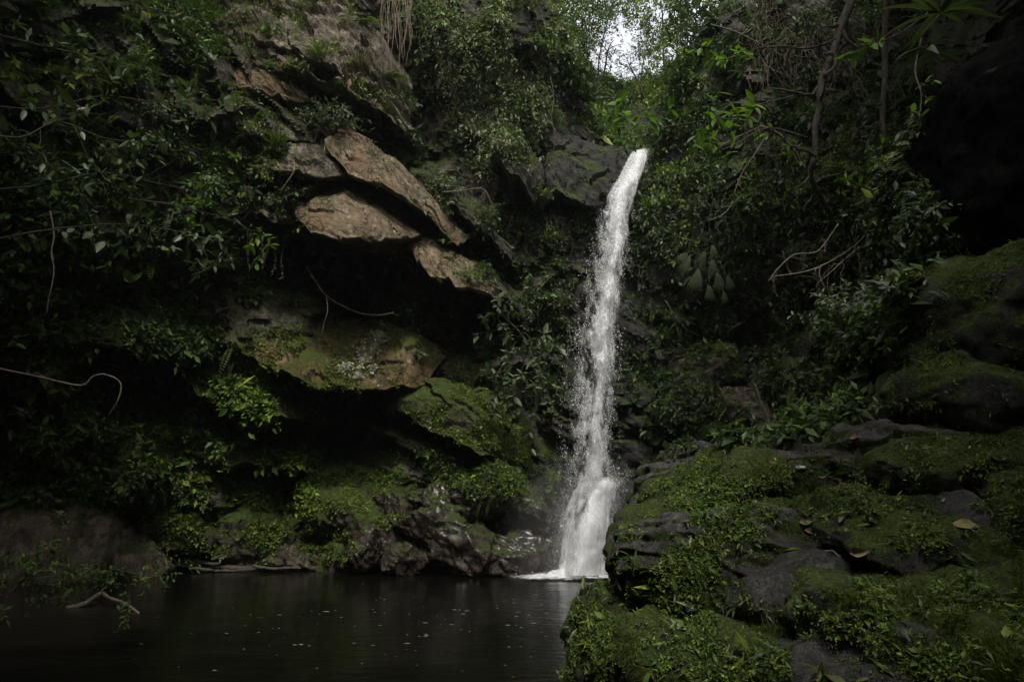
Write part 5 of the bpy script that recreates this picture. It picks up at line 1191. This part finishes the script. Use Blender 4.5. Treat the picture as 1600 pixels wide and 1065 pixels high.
for k, (x, y, L, lb) in enumerate([(1078, 792, .17, 'palm like seedling with drooping leaves on the near bank by the black gap'), (1100, 806, .15, 'palm like seedling hanging just below its neighbour on the near bank'), (1128, 790, .17, 'feathery palm seedling right of the black gap'),
        (1095, 810, .12, 'small palm seedling over the smooth mossy rock'), (1150, 822, .12, 'narrow leaved seedling left of the strewn brown leaves'), (1075, 868, .12, 'narrow leaved seedling on the smooth mossy rock'), (1015, 890, .13, 'narrow leaved rosette at the edge of the bank'),
        (985, 870, .12, 'narrow leaved rosette nearest the foot of the falls'), (1040, 888, .14, 'star shaped green seedling in the middle of the mossy edge'), (1110, 870, .10, 'seedling beside the yellow stick'), (1390, 850, .10, 'seedling right of the pale fallen leaf'), (1290, 745, .14, 'leafy seedling next to the white stone'),
        (930, 1010, .12, 'seedling on the steep rock above the pool'), (1030, 1040, .12, 'seedling at the bottom edge of the near bank'), (1300, 930, .09, 'tiny two leaved seedling on the slate grey boulder')]):
    rosette('seedling', lb, x, y, 6, L, 7 + (k * 5) % 5, LM_narrow, 60 + k, 0.45, True)
rosette('lily_leaved_plant', 'small tuft of oval green leaves lying on the grey slab', 1310, 742, 6, 0.14, 6, LM_big, 91, 0.3, True)

# trunks and bare wood, right side
branch('crooked_tree', 'pale crooked tree trunk coming down from the top right', 'trunk', [(1345, -60, 11.2), (1330, 0, 11.2), (1314, 40, 11.2), (1306, 68, 11.2), (1298, 92, 11.2), (1284, 125, 11.1), (1281, 165, 11.2), (1274, 200, 11.3), (1274, 240, 11.4), (1266, 272, 11.6), (1278, 300, 11.9), (1300, 335, 12.4)], 0.085, 0.04, M_bark, 50, 9, 0.8, part='trunk')
branch('dead_branch', 'short broken elbow branch beside the crooked trunk', 'branch', [(1290, 85, 11.0), (1303, 85, 11.0), (1305, 103, 11.0), (1288, 118, 11.0)], 0.04, 0.03, M_bark, 51)
branch('thin_tree', 'dark thin trunk between the crooked tree and the black rock', 'trunk', [(1388, -20, 11.8), (1382, 60, 11.8), (1384, 110, 11.8), (1380, 160, 11.8), (1380, 200, 11.8), (1390, 250, 11.9), (1386, 300, 12), (1392, 330, 12), (1370, 345, 12)], 0.06, 0.035, M_bark, 52, 8, 0.5, part='trunk')
branch('mossy_branch', 'moss covered branch joining the crooked trunk from the left', 'branch', [(1190, 198, 11.0), (1215, 208, 11.0), (1238, 230, 11.1), (1262, 236, 11.2), (1274, 245, 11.3)], 0.028, 0.025, M_bark, 53, 4, 0.4)
branch('dead_branch', 'bare branch forking down to the left below the mossy branch', 'branch', [(1240, 232, 11.1), (1252, 255, 11.2), (1264, 275, 11.3), (1250, 290, 11.3), (1238, 300, 11.4)], 0.022, 0.008, M_bark, 54, 3, 0.4)
branch('dead_branch', 'long horizontal branch in front of the twig tangle', 'branch', [(1190, 75, 10.8), (1225, 72, 10.8), (1255, 76, 10.9), (1285, 70, 11), (1306, 60, 11)], 0.02, 0.02, M_bark, 55, 12, 0.7, sag=0.4)
branch('dead_branch', 'slender bare branch crossing right of the bright leaves', 'branch', [(1110, 38, 10.4), (1150, 50, 10.4), (1180, 65, 10.5), (1200, 75, 10.6)], 0.014, 0.01, M_pale, 56, 6, 0.5)
branch('dead_branch', 'long thin stem slanting down the right wall', 'branch', [(1205, 200, 11), (1180, 240, 11.2), (1160, 270, 11.4), (1148, 300, 11.5), (1146, 315, 11.6), (1130, 335, 11.7), (1105, 345, 11.8)], 0.013, 0.006, M_pale, 57, 5, 0.4)
branch('dead_branch', 'thin bent stem above the leafy branch', 'branch', [(1130, 185, 9.8), (1165, 188, 9.9), (1190, 195, 10.0), (1150, 215, 9.9), (1120, 232, 9.8)], 0.008, 0.004, M_pale, 58, 3, 0.3)
branch('dead_branch', 'bare pale branch fanning out its twigs over the black hollow at right', 'branch', [(1375, 310, 9.4), (1355, 360, 9.4), (1345, 375, 9.4), (1320, 395, 9.4), (1290, 412, 9.3), (1255, 425, 9.2), (1205, 432, 9.1)], 0.013, 0.005, M_pale, 59, 12, 0.45, sag=0.35)
branch('dead_branch', 'second bare branch reaching left below the fanning one', 'branch', [(1345, 385, 9.2), (1320, 405, 9.2), (1298, 425, 9.2), (1278, 442, 9.2)], 0.010, 0.004, M_pale, 60, 5, 0.3, sag=0.3)
branch('dead_branch', 'thin twig dropping at the right of the fanning branch', 'branch', [(1340, 385, 9.2), (1370, 395, 9.2), (1385, 412, 9.2), (1400, 430, 9.2)], 0.008, 0.003, M_pale, 61, 3, 0.25)
branch('dead_branch', 'twig hanging straight down under the fanning branch', 'branch', [(1342, 395, 9.2), (1345, 425, 9.2), (1352, 445, 9.2), (1357, 472, 9.2)], 0.007, 0.003, M_pale, 62, 2, 0.2)
branch('dead_branch', 'pale bare branch leaning out left of the fanning one', 'branch', [(1310, 350, 9.5), (1285, 385, 9.5), (1270, 395, 9.4), (1240, 398, 9.4), (1215, 420, 9.3), (1200, 440, 9.3)], 0.010, 0.004, M_pale, 63, 5, 0.4)
branch('hanging_root', 'thin root hanging beside the black rock at right', 'root', [(1470, 330, 8.4), (1476, 390, 8.4), (1470, 430, 8.4), (1462, 470, 8.4), (1462, 500, 8.4)], 0.008, 0.005, M_bark, 64, 2, 0.2)
branch('hanging_root', 'forked root hanging nearest the high mossy boulder', 'root', [(1495, 350, 8), (1500, 375, 8), (1510, 400, 8), (1518, 420, 8)], 0.008, 0.004, M_bark, 65, 2, 0.2)
branch('dead_branch', 'curved pale twig above the grey slab beside the dark boulder', 'branch', [(1180, 600, 13), (1185, 615, 13), (1192, 635, 13), (1200, 650, 13), (1204, 680, 13)], 0.014, 0.006, M_pale, 66, 1, 0.3)
branch('dead_branch', 'thin branch on the dark wall left of the fan palm', 'branch', [(1040, 470, 17.2), (1060, 500, 17), (1075, 515, 17), (1095, 525, 17)], 0.014, 0.006, M_bark, 67, 4, 0.3)
# twig tangle
rs = np.random.default_rng(9); tb = []
for k in range(330):
    x = rs.uniform(1170, 1345); y = rs.uniform(-30, 110); l = rs.uniform(0.3, 1.0); O = P(x, y, rs.uniform(11.4, 12.8)); m = 6; t = np.linspace(0, 1, m)[:, None]
    d = unit(np.array([rs.normal(-0.2, 0.5), rs.normal(-0.1, 0.3), rs.normal(-0.9, 0.4)])); tb.append(tube(O + d * l * t + np.cumsum(rs.normal(0, 0.035, (m, 3)), 0), np.linspace(0.006, 0.002, m), 3, k))
for k in range(150):
    x = rs.uniform(1330, 1440); y = rs.uniform(-10, 300); l = rs.uniform(0.2, 0.8); O = P(x, y, rs.uniform(11.4, 12.2)); m = 5; t = np.linspace(0, 1, m)[:, None]
    d = unit(np.array([rs.normal(0, 0.6), rs.normal(-0.1, 0.3), rs.normal(-0.4, 0.6)])); tb.append(tube(O + d * l * t + np.cumsum(rs.normal(0, 0.035, (m, 3)), 0), np.linspace(0.005, 0.002, m), 3, k))
V, F = join(tb); o = mesh_obj('twigs', V, F, M_root); tag(o, 'tangle of thin grey hanging twigs at the upper right', 'twigs', kind='stuff')
# left side wood
branch('dead_branch', 'long bare branch bending down at its end on the left', 'branch', [(-40, 565, 10.5), (0, 576, 10.5), (60, 588, 10.6), (125, 602, 10.7), (145, 588, 10.7), (165, 585, 10.7), (188, 598, 10.8), (184, 625, 10.8), (168, 650, 10.9)], 0.018, 0.008, M_pale, 70, 3, 0.3)
branch('hanging_root', 'pale crooked root hanging down at the left', 'root', [(78, 330, 11), (84, 365, 11), (80, 395, 11), (84, 420, 11), (81, 445, 11), (76, 465, 11), (73, 490, 11)], 0.014, 0.006, M_pale, 71, 3, 0.3)
branch('hanging_root', 'thin stem hanging across the black hollow', 'root', [(478, 415, 16), (490, 435, 16), (510, 462, 16), (540, 480, 16), (560, 488, 16), (590, 492, 16), (615, 488, 16)], 0.012, 0.008, M_root, 72, 3, 0.4)
branch('hanging_root', 'hair thin root dangling above the mossy ochre ledge', 'root', [(510, 465, 15.6), (512, 485, 15.6), (506, 505, 15.6), (503, 525, 15.6)], 0.008, 0.004, M_root, 73)
branch('hanging_root', 'long thin rope root hanging left of the waterfall top', 'root', [(860, 120, 16.8), (865, 150, 16.8), (862, 185, 16.8), (867, 215, 16.8), (864, 250, 16.9), (868, 280, 16.9), (872, 305, 17.2)], 0.009, 0.006, M_bark, 74, 3, 0.25)
branch('dead_branch', 'bare twig leaning over the lit ledges from the fine shrub', 'branch', [(690, 300, 16.2), (720, 298, 16.2), (752, 294, 16.3), (765, 310, 16.3), (775, 335, 16.4)], 0.014, 0.006, M_root, 75, 4, 0.3)
branch('dead_branch', 'curved bare stem hanging from the grassy clump', 'branch', [(458, 250, 14.6), (460, 265, 14.5), (448, 285, 14.5), (438, 300, 14.6)], 0.012, 0.006, M_pale, 76, 3, 0.3)
e = empty('hanging_roots', P(618, -10, 15.4)); tag(e, 'curtain of pale aerial roots hanging at the top of the cliff', 'roots')
rs = np.random.default_rng(12)
for k in range(26):
    x = rs.uniform(598, 642); y1 = rs.uniform(50, 118) if k else 122; m = 9; ys = np.linspace(-25, y1, m)
    Q = P(x + np.cumsum(rs.normal(0, 2.2, m)), ys, 15.3 + rs.normal(0, 0.12) + 0 * ys) - np.array(e.location)
    V, F = tube(Q, np.linspace(0.010, 0.004, m) * rs.uniform(0.5, 1.3), 4, k, 0.1, sub=2); link('root', mesh_data('root', V, F, M_root, smooth=True), e)
# sapling over the water at the left, wood in the pool
branch('sapling', 'thin sapling with small yellow green leaves over the water at left', 'sapling', [(-40, 930, 8.6), (20, 915, 8.6), (80, 900, 8.8), (130, 905, 9.0), (180, 890, 9.2), (240, 905, 9.4)], 0.012, 0.004, M_bark, 80, 14, 0.38, leaf=0.06, names='mid', droop=0.2)
branch('sapling', 'darker sapling in the corner of the pool at the left edge', 'sapling', [(-40, 960, 8.0), (10, 930, 8.0), (40, 900, 8.1), (70, 880, 8.2)], 0.012, 0.004, M_bark, 81, 14, 0.34, leaf=0.06, names='mid', droop=0.2)
def water_pt(px, py, dz=0.0):
    return P(px, py, water_Y(py)) + np.array([0, 0, dz])
W = np.array([water_pt(104, 950, 0.0), water_pt(132, 947, 0.05), water_pt(156, 937, 0.12), water_pt(168, 942, 0.10), water_pt(195, 948, 0.06), water_pt(217, 957, -0.01)])
e = empty('fallen_branch', W[0]); tag(e, 'bent bare branch poking out of the pool at the left', 'branch')
V, F = tube(W - W[0], [0.05, 0.045, 0.04, 0.03, 0.025, 0.018], 7, 3, 0.15, sub=3); link('branch', mesh_data('branch', V, F, M_pale, smooth=True), e)
V, F = tube([W[2] - W[0], W[2] - W[0] + np.array([0.04, 0, 0.08]), W[2] - W[0] + np.array([0.1, 0, 0.12])], [0.03, 0.02, 0.008], 5, 3); link('twig', mesh_data('twig', V, F, M_pale, smooth=True), e)
for k, (x0, y0, x1, y1, rr, lb) in enumerate([(262, 884, 395, 886, 0.07, 'long driftwood log lying along the far shore'), (285, 877, 345, 879, 0.05, 'short driftwood log on top of the long one'), (300, 889, 400, 890, 0.04, 'thin driftwood pole at the water edge'), (395, 884, 470, 889, 0.045, 'driftwood pole right of the long log'), (330, 872, 350, 868, 0.035, 'small driftwood stick beside the logs')]):
    a = P(x0, y0, 18.0 - 0.1 * k); b_ = P(x1, y1, 18.1 - 0.1 * k); m = 8; t = np.linspace(0, 1, m)[:, None]; Q = a + (b_ - a) * t + np.array([0, 0, 1]) * 0.03 * np.sin(t * 5 + k)
    V, F = tube(Q - a, np.linspace(rr, rr * 0.7, m), 9, k + 5, 0.35, sub=3); o = link('driftwood', mesh_data('driftwood', V, F, M_bark, smooth=True)); o.location = a; tag(o, lb, 'driftwood')

# fallen leaves on the near rocks
def fallen(px, py, L, ang, mat, label, curl=0.35, ratio=0.5, name='fallen_leaf'):
    h = hit(px, py)
    if h is None: return
    L *= 0.8; O, n = h; s = 7; V = []; F = []
    for i in range(s + 1):
        t = i / s; w_ = math.sin(math.pi * min(max(t, 0.04), 0.97) ** 0.85) * ratio * 0.5
        for j in (-1, -0.5, 0, 0.5, 1): V.append((t - 0.5, j * w_, curl * (0.5 * (j * w_ / ratio * 2) ** 2 + 0.35 * (t - 0.5) ** 2) + 0.02 * math.sin(9 * t + 3 * j)))
    for i in range(s):
        for j in range(4): a = i * 5 + j; F.append((a, a + 5, a + 6, a + 1))
    me = mesh_data(name, np.array(V) * L, np.array(F), mat, smooth=True); o = link(name, me); tag(o, label, 'leaf')
    up = Vector(n); X = Vector((math.cos(ang), math.sin(ang), 0)); X = (X - up * X.dot(up)).normalized(); Y = up.cross(X)
    o.matrix_world = Matrix(((X.x, Y.x, up.x, O[0] + n[0] * 0.012), (X.y, Y.y, up.y, O[1] + n[1] * 0.012), (X.z, Y.z, up.z, O[2] + n[2] * 0.012), (0, 0, 0, 1)))
for row in [
 (1336, 686, .13, .3, M_dead, 'tan crumpled leaf on the grey slab', .6), (1461, 665, .13, 1.0, M_dead, 'upright tan leaf on the long grey slab', .3), (1345, 862, .15, .6, M_dead, 'pale curled leaf on the large dark mossy boulder', .7),
 (1258, 815, .12, .1, M_dead, 'flat brown leaf at the top of the strewn rock', .3), (1265, 831, .13, -.3, M_dead, 'brown leaf just below the flat one', .4), (1272, 842, .10, .2, M_dead, 'small brown leaf under the brown leaf', .3), (1300, 867, .13, -.6, M_dead, 'narrow orange leaf on the strewn rock', .4, .22),
 (1284, 808, .10, .1, M_dead, 'thin brown leaf in the groove of the strewn rock', .4, .25), (1318, 812, .10, .4, M_dead, 'brown leaf in the groove right of the thin one', .4), (1350, 822, .10, 0, M_dead, 'brown scrap of leaf at the right end of the groove', .3, .25),
 (1510, 822, .17, -.7, M_deadg, 'large yellowing leaf on the bare dark rock', .25, .6), (1326, 984, .18, -1.3, M_dead, 'long brown leaf standing in a cleft low in the bank', .5, .2), (1308, 756, .12, -1.2, M_dead, 'brown curled leaf by the tuft of oval leaves', .8, .3),
 (1284, 745, .09, .4, M_dead, 'pale leaf scrap left of the tuft of oval leaves', .3), (1425, 765, .10, .3, M_dead, 'dull brown leaf among the creepers', .4), (1458, 772, .09, 0, M_dead, 'small brown leaf among the creepers at right', .3), (1478, 782, .08, .5, M_dead, 'pinkish leaf near the right creepers', .3),
 (1057, 872, .14, -.4, M_dead, 'yellow stick like leaf among the seedlings', .4, .16), (1036, 884, .10, .8, M_dead, 'dull reddish leaf in the middle of the mossy edge', .6), (969, 891, .07, .3, M_dead, 'small pale leaf at the edge of the bank', .5), (955, 917, .12, .9, M_dead, 'thin rust leaf hanging at the edge of the bank', .4, .2),
 (1520, 700, .11, .4, M_dead, 'faint brown leaf at the right end of the slab', .3, .3), (1420, 700, .12, .6, M_dead, 'long faint leaf under the upright tan one', .4, .25), (1448, 442, .10, .3, M_dead, 'leaf scrap high on the mossy boulder', .3), (1206, 722, .08, .2, M_dead, 'small leaf scrap on the bank top', .3)]:
    fallen(*row)
h = hit(1252, 733); d_, F = ico(3); V = d_ * np.array([0.045, 0.035, 0.022]) * (1 + fbm(d_ * 1.5, 3, 3) * 0.2)[:, None]
o = mesh_obj('pebble', V, F, plain_mat('white_stone', (0.30, 0.29, 0.26), (0.48, 0.46, 0.42), 0.7, 30), smooth=True); o.location = h[0] + np.array([0, 0, 0.012]); tag(o, 'small smooth white stone on the grey flat rock', 'pebble')
# flecks drifting on the water
rs = np.random.default_rng(3); V = []; F = []; n = 0
m_fl = plain_mat('drifting_fleck', (0.10, 0.09, 0.06), (0.35, 0.34, 0.3), 0.5, 3, 0.1)
rows = [(rs.normal(680, 90), rs.normal(965, 18)) for _ in range(40)] + [(rs.normal(470, 110), rs.normal(975, 28)) for _ in range(30)] + [(rs.uniform(200, 880), rs.uniform(912, 1060)) for _ in range(45)] + [(rs.normal(830, 30), rs.normal(960, 30)) for _ in range(20)]
for x, y in rows:
    if y < 908 or y > 1064 or x > 880: continue
    O = water_pt(x, y, 0.02); a = rs.uniform(-0.4, 0.4); L = 0.011 * math.exp(rs.normal(0, 0.6)); c, s_ = math.cos(a), math.sin(a)
    q = np.array([(-1, 0, 0), (-.3, -.45, .004), (.8, -.2, 0), (1, .2, 0), (0, .5, .006)]) * np.array([L * 1.6, L, 1]); q = np.stack([q[:, 0] * c - q[:, 1] * s_, q[:, 0] * s_ + q[:, 1] * c, q[:, 2]], -1)
    V.append(q + O); F += [(n, n + 1, n + 4), (n + 1, n + 2, n + 4), (n + 2, n + 3, n + 4)]; n += 5
o = mesh_obj('floating_debris', np.concatenate(V), np.array(F), m_fl); tag(o, 'pale flecks drifting on the dark pool', 'debris', kind='stuff')

# ------------------------------------------------------------------ trees
def crown_mesh(seed, Rx, Rz, nclump, k, leaf, names, hollow=0.35):
    r = np.random.default_rng(seed); d = unit(r.normal(0, 1, (nclump, 3))); rad = hollow + (1 - hollow) * r.random((nclump, 1)) ** 0.6
    lump = 1 + 0.35 * fbm(d * 1.6, 3, seed)[:, None]; O = d * rad * lump * np.array([Rx, Rx, Rz])
    V, F, C = sprigs(O, d + r.normal(0, 0.5, d.shape) + Z * 0.2, d, leaf * 3.2, k, leaf, 0.5, names, r, 0.35)
    return mesh_data('crown', V, F, M_leaf, C)
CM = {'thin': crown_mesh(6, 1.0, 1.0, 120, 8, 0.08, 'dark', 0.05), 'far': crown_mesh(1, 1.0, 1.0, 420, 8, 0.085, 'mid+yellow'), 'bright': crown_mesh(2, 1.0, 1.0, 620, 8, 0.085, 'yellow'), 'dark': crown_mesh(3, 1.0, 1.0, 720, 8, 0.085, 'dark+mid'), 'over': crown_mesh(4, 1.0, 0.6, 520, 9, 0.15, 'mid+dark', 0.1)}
def tree(label, crown_c, Rr, foot, kind, tr=0.14, squash=1.0, group=None, seed=0):
    c = np.asarray(crown_c, float); f = np.asarray(foot, float); e = empty('tree', f); tag(e, label, 'tree', group); rs = np.random.default_rng(seed + 5)
    q = c - f; mid = q * 0.5 + rs.normal(0, 0.3, 3)
    tb = [tube([(0, 0, 0), mid, q, q + unit(q) * Rr * 0.5], [tr, tr * 0.8, tr * 0.6, tr * 0.2], 8, seed, 0.1, sub=4)]
    for k in range(7):
        a = rs.uniform(0, 6.28); t = rs.uniform(0.75, 1.05); b0 = q * t; tb.append(tube([b0, b0 + np.array([math.cos(a) * 0.45, math.sin(a) * 0.45, 0.25]) * Rr, b0 + np.array([math.cos(a), math.sin(a), 0.35 * squash]) * Rr * 0.85], [tr * 0.4, tr * 0.25, tr * 0.08], 5, k, 0.1, sub=3))
    link('trunk', mesh_data('trunk', *join(tb), M_twig), e)
    o = link('crown', CM[kind], e); o.location = q; o.scale = (Rr, Rr, Rr * squash); o.rotation_euler = (0, 0, rs.uniform(0, 6)); o['kind'] = 'stuff'
    return e
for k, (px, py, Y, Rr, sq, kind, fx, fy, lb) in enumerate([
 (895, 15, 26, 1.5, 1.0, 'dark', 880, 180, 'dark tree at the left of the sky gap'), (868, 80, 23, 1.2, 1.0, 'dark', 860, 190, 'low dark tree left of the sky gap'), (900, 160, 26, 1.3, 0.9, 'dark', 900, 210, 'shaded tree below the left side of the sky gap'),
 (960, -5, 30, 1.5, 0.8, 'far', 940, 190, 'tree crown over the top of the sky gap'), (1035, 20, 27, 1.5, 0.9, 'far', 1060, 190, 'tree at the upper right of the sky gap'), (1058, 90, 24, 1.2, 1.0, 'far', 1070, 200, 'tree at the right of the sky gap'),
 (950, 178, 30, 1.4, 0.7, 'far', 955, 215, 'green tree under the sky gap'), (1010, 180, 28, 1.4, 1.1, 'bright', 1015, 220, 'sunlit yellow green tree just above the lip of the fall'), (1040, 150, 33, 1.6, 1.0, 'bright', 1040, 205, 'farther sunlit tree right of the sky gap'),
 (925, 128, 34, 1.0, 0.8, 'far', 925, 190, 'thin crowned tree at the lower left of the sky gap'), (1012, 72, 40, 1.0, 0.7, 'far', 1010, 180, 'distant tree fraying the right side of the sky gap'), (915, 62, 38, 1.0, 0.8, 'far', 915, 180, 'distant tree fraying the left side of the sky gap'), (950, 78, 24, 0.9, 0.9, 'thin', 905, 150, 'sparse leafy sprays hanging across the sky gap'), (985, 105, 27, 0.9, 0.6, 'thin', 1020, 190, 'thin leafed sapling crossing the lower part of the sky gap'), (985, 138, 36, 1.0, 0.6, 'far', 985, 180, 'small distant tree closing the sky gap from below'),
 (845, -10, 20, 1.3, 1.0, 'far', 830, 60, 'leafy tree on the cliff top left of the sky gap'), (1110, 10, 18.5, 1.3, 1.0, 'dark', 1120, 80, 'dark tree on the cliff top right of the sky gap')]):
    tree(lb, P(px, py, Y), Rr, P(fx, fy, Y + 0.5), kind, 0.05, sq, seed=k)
# unseen trees added to shade the edges; their opening lets daylight onto the fall
for k, (x, y, z, Rr, fx, fy) in enumerate([
 (-11.2, 13.5, 17.5, 3.8, -13, 13), (-12.0, 7.2, 15.6, 3.8, -13.5, 6), (-10.2, 2.0, 14.5, 3.6, -13, 1), (-8.5, -4, 14, 4.5, -12.5, -4), (-2.5, -13, 14, 4.0, -4, -15.5), (3.5, -13, 14, 4.0, 4, -15.5),
 (9.6, -3.5, 13, 3.8, 12, -2), (9.8, 4, 13.5, 3.6, 11.8, 5), (9.4, 9.0, 15, 3.5, 12.5, 10), (6.0, -0.4, 9.0, 2.9, 11, -1), (7.2, 3.4, 8.4, 1.6, 10.8, 4.0)]):
    tree('unseen added shade tree %s leaning over the gorge' % ['rooted high on the left wall', 'with the widest crown', 'reaching furthest over the pool', 'behind the viewer at left', 'behind the viewer', 'behind the viewer at right', 'on the right wall', 'above the near bank', 'above the black rock', 'low over the near bank', 'lowest over the grey slab'][k],
         (x, y, z), Rr, (fx, fy, 10 if k < 9 else 6), 'over', 0.25, 0.7, seed=100 + k)

# ------------------------------------------------------------------ thin haze volume added to lift the darkest tones
m, t, out = newmat('haze'); pv = nd(t, 'ShaderNodeVolumePrincipled'); pv.inputs['Color'].default_value = (0.85, 0.93, 0.95, 1); pv.inputs['Density'].default_value = 0.0005; pv.inputs['Anisotropy'].default_value = 0.3
t.links.new(pv.outputs[0], out.inputs['Volume'])
lo, hi = np.array([-45.0, -22.0, -3.2]), np.array([45.0, 75.0, 34.0])
V = np.array([[(lo, hi)[a][0], (lo, hi)[b][1], (lo, hi)[c][2]] for a in (0, 1) for b in (0, 1) for c in (0, 1)])
F = np.array([(0, 1, 3, 2), (4, 6, 7, 5), (0, 4, 5, 1), (2, 3, 7, 6), (0, 2, 6, 4), (1, 5, 7, 3)])
o = mesh_obj('haze', V, F, m); tag(o, 'faint haze added to lift the dark tones of the gorge', 'haze', kind='stuff')
